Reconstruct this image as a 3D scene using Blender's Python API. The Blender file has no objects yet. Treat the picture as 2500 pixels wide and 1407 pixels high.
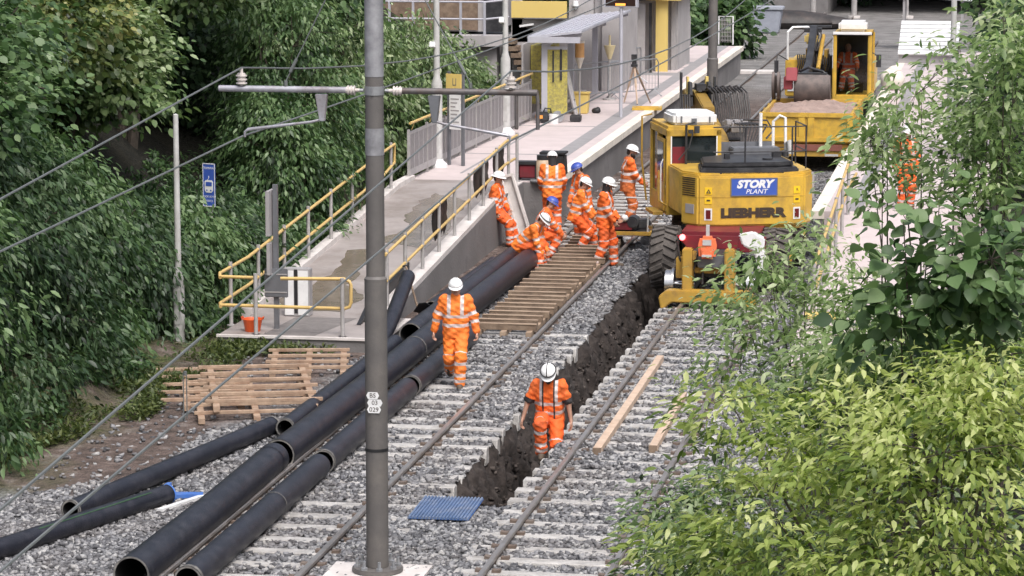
import bpy, bmesh, math, random
import numpy as np
from math import sin, cos, pi, radians, atan2, sqrt, atan
from mathutils import Vector, Matrix, Euler

# ------------------------------------------------------------------ camera, sky, sun, exposure
SC = bpy.context.scene
COL = SC.collection
FPX, VPX, VPY, CX, CY, CAMH = 7200.0, 2500.0, -380.0, 1250.0, 703.5, 8.35
TH = atan((CY - VPY) / FPX)
PS = atan((VPX - CX) * cos(TH) / FPX)
cam_d = bpy.data.cameras.new('camera')
cam_d.sensor_width = 36.0
cam_d.lens = FPX / 2500.0 * 36.0
cam_d.clip_start = 0.5
cam_d.clip_end = 900.0
cam = bpy.data.objects.new('camera', cam_d)
COL.objects.link(cam)
cam.location = (0, 0, CAMH)
cam.rotation_euler = (pi / 2 - TH, 0, PS)
SC.camera = cam

SUN_EL, SUN_AZ = 58.0, 150.0          # degrees; azimuth clockwise from +Y
W = bpy.data.worlds.new('World')
SC.world = W
W.use_nodes = True
nt = W.node_tree
sky = nt.nodes.new('ShaderNodeTexSky')
sky.sky_type = 'NISHITA'
sky.sun_disc = False
sky.sun_elevation = radians(SUN_EL)
sky.sun_rotation = radians(SUN_AZ)
sky.air_density = 1.0
sky.dust_density = 6.0
sky.ozone_density = 1.0
hsv = nt.nodes.new('ShaderNodeHueSaturation')
hsv.inputs['Saturation'].default_value = 0.6
nt.links.new(sky.outputs[0], hsv.inputs['Color'])
nt.links.new(hsv.outputs[0], nt.nodes['Background'].inputs[0])
nt.nodes['Background'].inputs[1].default_value = 0.13
sun_d = bpy.data.lights.new('sun', 'SUN')
sun_d.energy = 1.5
sun_d.angle = radians(24)
sun_d.color = (1.0, 0.985, 0.985)
sun = bpy.data.objects.new('sun', sun_d)
COL.objects.link(sun)
_sd = Vector((sin(radians(SUN_AZ)) * cos(radians(SUN_EL)), cos(radians(SUN_AZ)) * cos(radians(SUN_EL)), sin(radians(SUN_EL))))
sun.rotation_euler = _sd.to_track_quat('Z', 'Y').to_euler()
sun.location = (0, 0, 60)
SC.view_settings.view_transform = 'Standard'
SC.view_settings.look = 'None'
SC.view_settings.gamma = 1.0
SC.view_settings.exposure = 0.58
SC.cycles.max_bounces = 5
SC.cycles.transparent_max_bounces = 6
SC.cycles.use_denoising = True

# ------------------------------------------------------------------ measuring helpers
_fh = Vector((-sin(PS), cos(PS), 0)); _r = Vector((cos(PS), sin(PS), 0))
_fw = _fh * cos(TH) - Vector((0, 0, sin(TH))); _up = _fh * sin(TH) + Vector((0, 0, cos(TH)))
_C = Vector((0, 0, CAMH))
def ray(px, py): return _fw * FPX + _r * (px - CX) + _up * (CY - py)
def at(px, py, z=-0.1):
    d = ray(px, py); return _C + d * ((z - CAMH) / d.z)
def aty(px, py, y):
    d = ray(px, py); return _C + d * (y / d.y)
def atx(px, py, x):
    d = ray(px, py); return _C + d * (x / d.x)
RNG = np.random.default_rng(7)
random.seed(7)

# ------------------------------------------------------------------ materials
MATS = {}
def mat(name, col, rough=0.7, metal=0.0, var=0.12, scale=4.0, bump=0.0, bscale=30.0, dirt=None, spec=0.5, trans=0.0, emit=None, rnd=0.0, rcol=None, coat=0.0):
    if name in MATS: return MATS[name]
    m = bpy.data.materials.new(name); m.use_nodes = True
    n = m.node_tree.nodes; L = m.node_tree.links
    b = n['Principled BSDF']
    b.inputs['Roughness'].default_value = rough
    b.inputs['Metallic'].default_value = metal
    b.inputs['Specular IOR Level'].default_value = spec
    if coat: b.inputs['Coat Weight'].default_value = coat
    tc = n.new('ShaderNodeTexCoord'); oi = n.new('ShaderNodeObjectInfo')
    add = n.new('ShaderNodeVectorMath'); add.operation = 'ADD'
    mul = n.new('ShaderNodeMath'); mul.operation = 'MULTIPLY'; mul.inputs[1].default_value = 37.0
    L.new(oi.outputs['Random'], mul.inputs[0])
    L.new(tc.outputs['Object'], add.inputs[0]); L.new(mul.outputs[0], add.inputs[1])
    no = n.new('ShaderNodeTexNoise'); no.inputs['Scale'].default_value = scale; no.inputs['Detail'].default_value = 5
    no.inputs['Roughness'].default_value = 0.65
    L.new(add.outputs[0], no.inputs['Vector'])
    rp = n.new('ShaderNodeValToRGB')
    rp.color_ramp.elements[0].position = 0.3; rp.color_ramp.elements[1].position = 0.7
    rp.color_ramp.elements[0].color = [c * (1 - var) for c in col] + [1]
    rp.color_ramp.elements[1].color = [min(1, c * (1 + var)) for c in col] + [1]
    L.new(no.outputs[0], rp.inputs[0])
    out = rp.outputs[0]
    if rnd or rcol:
        a = n.new('ShaderNodeAttribute'); a.attribute_name = 'rnd'
        r2 = n.new('ShaderNodeValToRGB')
        els = r2.color_ramp.elements
        cols = rcol or [[c * (1 - rnd) for c in col], [min(1, c * (1 + rnd)) for c in col]]
        els[0].position = 0; els[0].color = list(cols[0]) + [1]
        els[1].position = 1; els[1].color = list(cols[-1]) + [1]
        for i in range(1, len(cols) - 1):
            e = els.new(i / (len(cols) - 1)); e.color = list(cols[i]) + [1]
        L.new(a.outputs['Fac'], r2.inputs[0]); out = r2.outputs[0]
    if dirt:
        dc, amt, ds = dirt
        n2 = n.new('ShaderNodeTexNoise'); n2.inputs['Scale'].default_value = ds; n2.inputs['Detail'].default_value = 6
        n2.inputs['Roughness'].default_value = 0.7
        L.new(add.outputs[0], n2.inputs['Vector'])
        r3 = n.new('ShaderNodeValToRGB')
        r3.color_ramp.elements[0].position = 0.45; r3.color_ramp.elements[1].position = 0.72
        r3.color_ramp.elements[0].color = (0, 0, 0, 1); r3.color_ramp.elements[1].color = (amt, amt, amt, 1)
        L.new(n2.outputs[0], r3.inputs[0])
        mx = n.new('ShaderNodeMixRGB'); mx.inputs[2].default_value = list(dc) + [1]
        L.new(r3.outputs[0], mx.inputs[0]); L.new(out, mx.inputs[1]); out = mx.outputs[0]
    L.new(out, b.inputs['Base Color'])
    if trans:
        b.inputs['Transmission Weight'].default_value = trans
    if emit:
        b.inputs['Emission Color'].default_value = list(emit[0]) + [1]; b.inputs['Emission Strength'].default_value = emit[1]
    if bump:
        n3 = n.new('ShaderNodeTexNoise'); n3.inputs['Scale'].default_value = bscale; n3.inputs['Detail'].default_value = 4
        L.new(add.outputs[0], n3.inputs['Vector'])
        bp = n.new('ShaderNodeBump'); bp.inputs['Strength'].default_value = bump; bp.inputs['Distance'].default_value = 0.03
        L.new(n3.outputs[0], bp.inputs['Height']); L.new(bp.outputs[0], b.inputs['Normal'])
    MATS[name] = m
    return m
def leafmat(name, cols, rough=0.42, tr=0.3):
    if name in MATS: return MATS[name]
    m = mat(name, cols[0], rough=rough, rcol=cols, spec=0.5)
    n = m.node_tree.nodes; L = m.node_tree.links
    b = n['Principled BSDF']; src = b.inputs['Base Color'].links[0].from_socket
    t = n.new('ShaderNodeBsdfTranslucent')
    hs = n.new('ShaderNodeHueSaturation'); hs.inputs['Value'].default_value = 1.3; hs.inputs['Saturation'].default_value = 1.15
    L.new(src, hs.inputs['Color']); L.new(hs.outputs[0], t.inputs[0])
    mx = n.new('ShaderNodeMixShader'); mx.inputs[0].default_value = tr
    L.new(b.outputs[0], mx.inputs[1]); L.new(t.outputs[0], mx.inputs[2])
    L.new(mx.outputs[0], n['Material Output'].inputs[0])
    return m

RUST = (0.11, 0.06, 0.04)
M = dict(
    steel=mat('galvanised_steel', (0.36, 0.37, 0.39), 0.5, 0.6, 0.18, 5, dirt=((0.2, 0.19, 0.18), 0.5, 3)),
    mast=mat('mast_brown_grey', (0.115, 0.107, 0.103), 0.6, 0.0, 0.12, 3, 0.15, 60, dirt=((0.2, 0.18, 0.16), 0.5, 2.0)),
    patch=mat('mast_bare_zinc', (0.32, 0.32, 0.34), 0.5, 0.4, 0.3, 6),
    insul=mat('porcelain', (0.6, 0.55, 0.52), 0.3, var=0.2),
    arm=mat('arm_tube', (0.40, 0.40, 0.44), 0.35, 0.3, 0.15, 5, dirt=(RUST, 0.6, 4)),
    armd=mat('arm_tube_dark', (0.15, 0.14, 0.14), 0.45, 0.3, 0.2, 5, dirt=(RUST, 0.7, 3)),
    wire=mat('wire_copper_grey', (0.16, 0.17, 0.17), 0.5, 0.3),
    rail=mat('rail_side_rust', (0.13, 0.095, 0.075), 0.75, 0.0, 0.3, 3, 0.2, 60, dirt=((0.2, 0.17, 0.15), 0.6, 2)),
    railhead=mat('rail_head', (0.30, 0.28, 0.27), 0.35, 0.5, 0.2, 2, dirt=((0.17, 0.12, 0.09), 0.6, 1.5)),
    sleeper=mat('sleeper_concrete', (0.44, 0.425, 0.41), 0.9, 0, 0.22, 5, 0.5, 40, dirt=((0.20, 0.18, 0.165), 0.8, 2.6)),
    ballast=mat('ballast_stone', (0.3, 0.3, 0.31), 0.85, rcol=[(0.075, 0.075, 0.083), (0.175, 0.176, 0.187), (0.27, 0.27, 0.282), (0.41, 0.405, 0.40)], bump=0.3, bscale=60, dirt=((0.17, 0.14, 0.12), 0.45, 0.55)),
    conc=mat('concrete', (0.36, 0.34, 0.335), 0.85, 0, 0.15, 2, 0.2, 40, dirt=((0.2, 0.18, 0.17), 0.6, 1.2)),
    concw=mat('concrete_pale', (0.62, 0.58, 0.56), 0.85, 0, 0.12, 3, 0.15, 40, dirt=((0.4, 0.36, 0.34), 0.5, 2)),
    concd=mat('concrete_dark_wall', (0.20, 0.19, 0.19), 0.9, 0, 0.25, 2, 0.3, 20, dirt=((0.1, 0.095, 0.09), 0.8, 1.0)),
    paving=mat('paving_pink', (0.53, 0.455, 0.45), 0.8, 0, 0.08, 1.2, 0.1, 60, dirt=((0.4, 0.35, 0.34), 0.5, 0.8)),
    tactile=mat('paving_grey', (0.27, 0.26, 0.265), 0.8, 0, 0.12, 3),
    wet=mat('ramp_wet_patch', (0.165, 0.135, 0.112), 0.2, 0, 0.2, 2, dirt=((0.3, 0.26, 0.23), 0.6, 1.5)),
    cream=mat('coping_cream', (0.74, 0.68, 0.6), 0.8, 0, 0.1, 2, dirt=((0.45, 0.4, 0.36), 0.6, 1.5)),
    asph=mat('asphalt_grey', (0.17, 0.155, 0.15), 0.9, 0, 0.2, 6, 0.3, 60),
    yrail=mat('handrail_yellow', (0.62, 0.43, 0.16), 0.5, 0, 0.12, 3, dirt=((0.35, 0.25, 0.12), 0.6, 3)),
    post=mat('post_grey', (0.40, 0.385, 0.38), 0.6, 0.1, 0.15, 4, dirt=((0.22, 0.2, 0.19), 0.5, 3)),
    fence=mat('fence_grey', (0.36, 0.345, 0.35), 0.6, 0.1, 0.1, 4),
    mesh=mat('fence_infill', (0.25, 0.235, 0.24), 0.7, 0.1, 0.15, 20),
    white=mat('white_paint', (0.78, 0.78, 0.78), 0.4, 0, 0.05, 3, dirt=((0.5, 0.5, 0.5), 0.4, 4)),
    lampw=mat('lamp_post_pale', (0.50, 0.50, 0.49), 0.55, 0, 0.1, 3, dirt=((0.3, 0.28, 0.26), 0.6, 2)),
    black=mat('black_rubber', (0.018, 0.018, 0.02), 0.55, 0, 0.2, 4),
    pipe=mat('black_pipe', (0.012, 0.013, 0.021), 0.42, 0, 0.25, 2, 0.25, 60, dirt=((0.055, 0.054, 0.065), 0.6, 6)),
    pipein=mat('pipe_inside', (0.012, 0.012, 0.013), 0.7),
    pipend=mat('pipe_scuffed_end', (0.12, 0.115, 0.11), 0.7, 0, 0.3, 10, dirt=((0.35, 0.33, 0.3), 0.7, 8)),
    blue=mat('blue_plastic', (0.055, 0.16, 0.50), 0.45, 0, 0.15, 4, dirt=((0.2, 0.25, 0.35), 0.5, 5)),
    mat_blue=mat('blue_ribbed', (0.10, 0.155, 0.27), 0.5, 0, 0.15, 3, dirt=((0.3, 0.32, 0.36), 0.6, 5)),
    wood=mat('timber_fresh', (0.37, 0.265, 0.19), 0.75, 0, 0.25, 6, 0.2, 40, dirt=((0.22, 0.12, 0.075), 0.75, 3.5)),
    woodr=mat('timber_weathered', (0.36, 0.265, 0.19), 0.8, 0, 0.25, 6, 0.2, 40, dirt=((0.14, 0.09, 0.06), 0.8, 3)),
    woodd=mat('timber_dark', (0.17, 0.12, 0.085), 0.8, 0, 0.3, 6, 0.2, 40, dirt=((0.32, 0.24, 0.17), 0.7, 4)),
    baulk=mat('timber_baulk', (0.54, 0.41, 0.315), 0.75, 0, 0.15, 5, 0.15, 50, dirt=((0.42, 0.28, 0.19), 0.6, 3)),
    cey=mat('plant_yellow', (0.63, 0.395, 0.055), 0.42, 0, 0.08, 2, dirt=((0.22, 0.145, 0.06), 0.75, 2.2), coat=0.1),
    ceyd=mat('plant_yellow_dirty', (0.48, 0.29, 0.045), 0.55, 0, 0.18, 3, dirt=((0.16, 0.1, 0.05), 0.8, 3)),
    dark=mat('machine_black', (0.028, 0.028, 0.032), 0.45, 0, 0.2, 4, dirt=((0.1, 0.1, 0.1), 0.5, 4)),
    dgrey=mat('machine_grey', (0.16, 0.165, 0.18), 0.4, 0.2, 0.15, 4),
    glass=mat('dark_glass', (0.02, 0.027, 0.03), 0.08, 0, 0.3, 2, spec=0.8),
    tyre=mat('tyre_dusty', (0.075, 0.066, 0.06), 0.9, 0, 0.3, 8, 0.3, 40, dirt=((0.17, 0.15, 0.135), 0.7, 5)),
    red=mat('red_paint', (0.17, 0.012, 0.022), 0.5, 0, 0.2, 5, dirt=((0.1, 0.03, 0.03), 0.6, 4)),
    redl=mat('red_lamp_lit', (0.9, 0.05, 0.06), 0.3, emit=((1.0, 0.12, 0.12), 5.0)),
    redlens=mat('red_lens', (0.12, 0.02, 0.02), 0.2),
    sblue=mat('sign_blue', (0.045, 0.10, 0.42), 0.5, 0, 0.08, 3),
    letter=mat('letter_dark', (0.045, 0.03, 0.02), 0.6),
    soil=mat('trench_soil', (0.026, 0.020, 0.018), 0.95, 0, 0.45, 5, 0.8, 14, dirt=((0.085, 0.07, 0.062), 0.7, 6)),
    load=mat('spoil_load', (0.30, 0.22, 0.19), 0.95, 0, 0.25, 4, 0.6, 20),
    bucket=mat('bucket_steel', (0.12, 0.1, 0.095), 0.6, 0.3, 0.25, 4, dirt=((0.2, 0.15, 0.13), 0.6, 4)),
    orange=mat('orange_fluo', (0.95, 0.17, 0.03), 0.75, 0, 0.1, 7),
    hose=mat('hose_black', (0.03, 0.028, 0.028), 0.5, 0, 0.3, 3, dirt=((0.12, 0.1, 0.09), 0.5, 5)),
    sand=mat('canister_sand', (0.55, 0.42, 0.3), 0.5, dirt=((0.3, 0.2, 0.12), 0.6, 8)),
    bark=mat('bark', (0.075, 0.06, 0.048), 0.9, 0, 0.3, 8, 0.5, 30),
    bldg=mat('building_concrete', (0.40, 0.38, 0.38), 0.85, 0, 0.12, 1.2, 0.1, 20, dirt=((0.27, 0.25, 0.25), 0.6, 0.8)),
    ypan=mat('yellow_panel', (0.72, 0.54, 0.17), 0.6, 0, 0.08, 2, dirt=((0.5, 0.38, 0.15), 0.4, 2)),
    yspeck=mat('yellow_speckle', (0.44, 0.38, 0.09), 0.6, 0, 0.25, 18, dirt=((0.16, 0.15, 0.10), 0.9, 14)),
    shelt=mat('shelter_grey_blue', (0.45, 0.45, 0.50), 0.5, 0.1, 0.08, 3),
    tarp_shade=mat('black_sheet_shade', (0.03, 0.027, 0.027), 0.6, 0, 0.4, 3, dirt=((0.1, 0.07, 0.06), 0.6, 2)),  # black for the tarpaulin heap and the shade sheets at the handrail
    rampp=mat('ramp_paving', (0.33, 0.295, 0.285), 0.6, 0, 0.14, 1.5, 0.15, 60, dirt=((0.17, 0.14, 0.12), 0.85, 0.8)),
    boomy=mat('boom_grimy_yellow', (0.30, 0.185, 0.035), 0.6, 0, 0.25, 4, dirt=((0.05, 0.04, 0.03), 0.85, 4)),
    moss=mat('weathered_moss', (0.3, 0.3, 0.3), 0.9),
)

# ------------------------------------------------------------------ mesh builder
class MB:
    def __init__(s): s.v = []; s.f = []; s.m = []
    def add(s, vs, fs, m=0, T=None):
        o = len(s.v)
        if T is not None: vs = [T @ Vector(v) for v in vs]
        s.v += [tuple(v) for v in vs]
        for f in fs: s.f.append([i + o for i in f]); s.m.append(m)
        return s
    def box(s, c, d, m=0, rz=0, rx=0, ry=0):
        x, y, z = d[0] / 2, d[1] / 2, d[2] / 2
        vs = [(a * x, b * y, e * z) for e in (-1, 1) for b in (-1, 1) for a in (-1, 1)]
        T = Matrix.Translation(c) @ Euler((rx, ry, rz)).to_matrix().to_4x4()
        return s.add(vs, [(0, 2, 3, 1), (4, 5, 7, 6), (0, 1, 5, 4), (2, 6, 7, 3), (0, 4, 6, 2), (1, 3, 7, 5)], m, T)
    def bx(s, x0, x1, y0, y1, z0, z1, m=0):
        return s.box(((x0 + x1) / 2, (y0 + y1) / 2, (z0 + z1) / 2), (x1 - x0, y1 - y0, z1 - z0), m)
    def prism(s, poly, axis, a0, a1, m=0):
        n = len(poly)
        def P(p, a): return {'x': (a, p[0], p[1]), 'y': (p[0], a, p[1]), 'z': (p[0], p[1], a)}[axis]
        vs = [P(p, a0) for p in poly] + [P(p, a1) for p in poly]
        fs = [tuple(range(n)), tuple(range(2 * n - 1, n - 1, -1))] + [(i, i + n, (i + 1) % n + n, (i + 1) % n) for i in range(n)]
        return s.add(vs, fs, m)
    def cyl(s, p, q, r, r2=None, n=12, m=0, caps=True):
        r2 = r if r2 is None else r2
        p = Vector(p); q = Vector(q); d = (q - p).normalized()
        u = d.orthogonal().normalized(); w = d.cross(u)
        vs = [c + (u * cos(2 * pi * i / n) + w * sin(2 * pi * i / n)) * rr for c, rr in ((p, r), (q, r2)) for i in range(n)]
        fs = [(i, (i + 1) % n, (i + 1) % n + n, i + n) for i in range(n)]
        if caps: fs += [tuple(range(n - 1, -1, -1)), tuple(range(n, 2 * n))]
        return s.add(vs, fs, m)
    def tube(s, pts, r, n=8, m=0, caps=True):
        pts = [Vector(p) for p in pts]; k = len(pts)
        rs = r if isinstance(r, (list, tuple)) else [r] * k
        vs = []; u = None
        for i, p in enumerate(pts):
            d = (pts[min(i + 1, k - 1)] - pts[max(i - 1, 0)]).normalized()
            if u is None: u = d.orthogonal().normalized()
            u = (u - d * u.dot(d)); u = u.normalized() if u.length > 1e-5 else d.orthogonal().normalized()
            w = d.cross(u)
            vs += [p + (u * cos(2 * pi * j / n) + w * sin(2 * pi * j / n)) * rs[i] for j in range(n)]
        fs = [(i * n + j, i * n + (j + 1) % n, (i + 1) * n + (j + 1) % n, (i + 1) * n + j) for i in range(k - 1) for j in range(n)]
        if caps: fs += [tuple(range(n - 1, -1, -1)), tuple(range((k - 1) * n, k * n))]
        return s.add(vs, fs, m)
    def lathe(s, prof, n=16, m=0, T=None):
        vs = [(r * cos(2 * pi * j / n), r * sin(2 * pi * j / n), z) for r, z in prof for j in range(n)]
        fs = [(i * n + j, i * n + (j + 1) % n, (i + 1) * n + (j + 1) % n, (i + 1) * n + j) for i in range(len(prof) - 1) for j in range(n)]
        return s.add(vs, fs, m, T)
    def ball(s, c, r, n=12, m=0):
        r = r if isinstance(r, (tuple, list)) else (r, r, r)
        prof = [(max(1e-4, sin(pi * i / 8)), -cos(pi * i / 8)) for i in range(9)]
        return s.lathe(prof, n, m, Matrix.Translation(c) @ Matrix.Diagonal((r[0], r[1], r[2], 1)))
    def each(s, name, mats, parent=None, **k):
        # every separate piece of the mesh becomes an object of its own
        par = list(range(len(s.v)))
        def fd(a):
            while par[a] != a: par[a] = par[par[a]]; a = par[a]
            return a
        for f in s.f:
            for q in f[1:]: par[fd(q)] = fd(f[0])
        gr = {}
        for f, m in zip(s.f, s.m): gr.setdefault(fd(f[0]), []).append((f, m))
        out = []
        for fs in gr.values():
            ids = sorted({i for f, _ in fs for i in f}); mp = {a: b for b, a in enumerate(ids)}
            q = MB(); q.v = [s.v[i] for i in ids]; q.f = [[mp[i] for i in f] for f, _ in fs]; q.m = [m for _, m in fs]
            out.append(q.build(name, mats, parent, **k))
        return out
    def build(s, name, mats, parent=None, smooth=False, bevel=0.0, seg=2, loc=None, rz=0.0):
        me = bpy.data.meshes.new(name)
        me.from_pydata(s.v, [], s.f)
        mats = mats if isinstance(mats, (list, tuple)) else [mats]
        for k in mats: me.materials.append(k)
        me.polygons.foreach_set('material_index', s.m)
        bm = bmesh.new(); bm.from_mesh(me)
        bmesh.ops.recalc_face_normals(bm, faces=bm.faces)
        if bevel:
            es = [e for e in bm.edges if len(e.link_faces) == 2 and e.calc_face_angle(0) > 0.6]
            bmesh.ops.bevel(bm, geom=es, offset=bevel, segments=seg, affect='EDGES', clamp_overlap=True)
        bm.to_mesh(me); bm.free()
        if smooth or bevel:
            me.polygons.foreach_set('use_smooth', [True] * len(me.polygons))
            me.set_sharp_from_angle(angle=radians(38))
        return link(name, me, parent, loc, rz)
def link(name, me, parent=None, loc=None, rz=0.0):
    o = bpy.data.objects.new(name, me); COL.objects.link(o)
    if parent is not None: o.parent = parent
    if loc is not None: o.location = loc
    if rz: o.rotation_euler = (0, 0, rz)
    return o
def tag(o, label=None, cat=None, group=None, kind=None):
    if label: o['label'] = label
    if cat: o['category'] = cat
    if group: o['group'] = group
    if kind: o['kind'] = kind
    return o
def thing(name, label, cat, loc=(0, 0, 0), rz=0.0, group=None):
    o = bpy.data.objects.new(name, None); COL.objects.link(o)
    o.empty_display_size = 0.2
    o.location = loc; o.rotation_euler = (0, 0, rz)
    return tag(o, label, cat, group)
def copy_tree(o, parent=None):
    c = o.copy(); COL.objects.link(c); c.parent = parent
    for ch in list(o.children): copy_tree(ch, c)
    return c
def npmesh(name, V, F, mats, rnd=None, smooth=False, fm=None):
    V = np.asarray(V, np.float32); F = np.asarray(F, np.int32); k = F.shape[1]
    me = bpy.data.meshes.new(name)
    me.vertices.add(len(V)); me.vertices.foreach_set('co', V.ravel())
    me.loops.add(F.size); me.loops.foreach_set('vertex_index', F.ravel())
    me.polygons.add(len(F)); me.polygons.foreach_set('loop_start', np.arange(0, F.size, k, dtype=np.int32))
    for q in (mats if isinstance(mats, (list, tuple)) else [mats]): me.materials.append(q)
    if fm is not None: me.polygons.foreach_set('material_index', np.asarray(fm, np.int32))
    if smooth: me.polygons.foreach_set('use_smooth', np.ones(len(F), bool))
    me.update(calc_edges=True)
    if rnd is not None:
        a = me.attributes.new('rnd', 'FLOAT', 'POINT'); a.data.foreach_set('value', np.asarray(rnd, np.float32))
    return me
def text_mesh(txt, size, mat_, name, parent, loc, rot, extrude=0.003, shear=0.0, sx=1.0, bold=0.0):
    cu = bpy.data.curves.new(name, 'FONT'); cu.body = txt; cu.size = size; cu.extrude = extrude
    cu.align_x = 'CENTER'; cu.align_y = 'CENTER'; cu.shear = shear; cu.offset = bold; cu.resolution_u = 3
    tmp = bpy.data.objects.new('tmp_text', cu); COL.objects.link(tmp)
    bpy.context.view_layer.update()
    me = bpy.data.meshes.new_from_object(tmp.evaluated_get(bpy.context.evaluated_depsgraph_get()))
    bpy.data.objects.remove(tmp)
    me.materials.clear(); me.materials.append(mat_)
    o = link(name, me, parent, loc); o.rotation_euler = rot; o.scale = (sx, 1, 1)
    return o
# ================================================================== SETTING
GZ = -0.12
XA0, XA1, XB0, XB1 = -9.63, -8.06, -5.99, -4.53      # rail centre lines
TR0, TR1 = 36.75, 58.5                                # trench ends
def trl(y): return -7.32 + 0.07 * sin(y * 2.3) + 0.05 * sin(y * 5.1 + 1) + 0.03 * sin(y * 11)
def trr(y): return -6.30 + 0.05 * sin(y * 1.9 + 2) + 0.04 * sin(y * 6.3)
def hz(x, y):
    z = GZ + 0.012 * np.sin(x * 1.7 + y * 0.6) + 0.01 * np.sin(y * 1.3 - x)
    e = np.maximum(0, -13.9 - x + 0.4 * np.sin(y * 0.35)); z = z + np.minimum(0.62 * e, 9) + np.minimum(e, 1) * 0.25 * np.sin(x * 1.3 + y * .9)
    f = np.clip((48 - y) / 6, 0, 1)
    e2 = np.maximum(0, x + 3.0); z = z + np.minimum(0.75 * e2, 6) * f
    e3 = np.maximum(0, x - 4.0); z = z + np.minimum(0.7 * e3, 8) * (1 - f)
    g = np.clip((30 - y) / 10, 0, 1)
    return z
def axis(segs):
    out = []
    for a, b, st in segs: out += list(np.arange(a, b, st))
    return np.array(out + [segs[-1][1]])
def ground():
    xs = axis([(-120, -30, 6), (-30, -14, 0.6), (-14, -7.4, 0.3), (-7.4, -7.32, 0.13), (-7.32, -6.30, 0.23), (-6.30, -6.1, 0.125), (-6.1, -2.6, 0.35), (-2.6, 10, 0.6), (10, 70, 6)])
    ys = axis([(-30, 24, 3), (24, TR0, 0.425), (TR0, TR1, 0.25), (TR1, 80, 0.5), (80, 170, 3), (170, 420, 25)])
    X, Y = np.meshgrid(xs, ys, indexing='ij'); Z = hz(X, Y)
    # follow the ragged trench lips
    il = np.argmin(abs(xs + 7.27)); ir = np.argmin(abs(xs + 6.35))
    for j, y in enumerate(ys):
        if TR0 - .01 <= y <= TR1 + .01: X[il, j] = trl(y); X[ir, j] = trr(y)
    nx, ny = len(xs), len(ys)
    I = np.arange(nx * ny).reshape(nx, ny)
    F = np.stack([I[:-1, :-1], I[1:, :-1], I[1:, 1:], I[:-1, 1:]], -1)
    hole = np.zeros((nx - 1, ny - 1), bool)
    j0 = np.argmin(abs(ys - TR0)); j1 = np.argmin(abs(ys - TR1))
    hole[il:ir, j0:j1] = True
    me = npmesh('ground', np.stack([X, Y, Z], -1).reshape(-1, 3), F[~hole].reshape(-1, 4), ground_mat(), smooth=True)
    tag(link('ground', me), kind='structure')
    # the trench: ragged walls and floor
    ny2, n = 420, 44; yy = np.linspace(TR0, TR1, ny2); tt = np.linspace(0, 1, n)
    pt = [0, .10, .22, .34, .42, .65, .80, .88, .94, 1]; pd = [0, .22, .55, .9, 1.02, 1.02, .95, .6, .25, 0]
    Yg, Tg = np.meshgrid(yy, tt, indexing='ij')
    lft = -7.32 + 0.07 * np.sin(Yg * 2.3) + 0.05 * np.sin(Yg * 5.1 + 1) + 0.03 * np.sin(Yg * 11); rgt = -6.30 + 0.05 * np.sin(Yg * 1.9 + 2) + 0.04 * np.sin(Yg * 6.3)
    Dg = np.interp(Tg, pt, pd) * 1.05
    Dg = Dg * np.where(Yg < TR0 + .6, np.clip((Yg - TR0) / .6 * 1.2, 0, 1) ** .7, 1)
    Xg = lft + (rgt - lft) * Tg
    r1 = RNG.normal(0, 1, Xg.shape); r1 = (r1 + np.roll(r1, 1, 0) + np.roll(r1, 1, 1) + np.roll(r1, -1, 0)) / 2
    edge = np.clip(np.minimum(Tg, 1 - Tg) * 14, 0, 1)
    lump = (np.sin(Yg * 8 + 5 * Dg) * np.sin(Dg * 11 + Yg * 3) + .7 * np.sin(Yg * 17 - 9 * Dg) + .5 * np.sin(Yg * 31 + Tg * 20)) * .035 + r1 * .016
    Xg = Xg + lump * edge * .8; Zg = hz(Xg, Yg) - Dg + lump * edge; Yg = Yg + r1 * .008 * edge
    V = [tuple(v) for v in np.stack([Xg, Yg, Zg], -1).reshape(-1, 3)]
    F = [(j * n + i, (j + 1) * n + i, (j + 1) * n + i + 1, j * n + i + 1) for j in range(ny2 - 1) for i in range(n - 1)]
    V += [(trr(TR1), TR1, -1.3), (trl(TR1), TR1, -1.3)]
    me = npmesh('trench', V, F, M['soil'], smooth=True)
    tag(link('trench', me), kind='structure')
    mb = MB(); mb.bx(-7.4, -6.2, TR1 - .02, TR1 + .1, -1.3, GZ - .01)
    tag(mb.build('trench_end', M['soil']), kind='structure')
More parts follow.
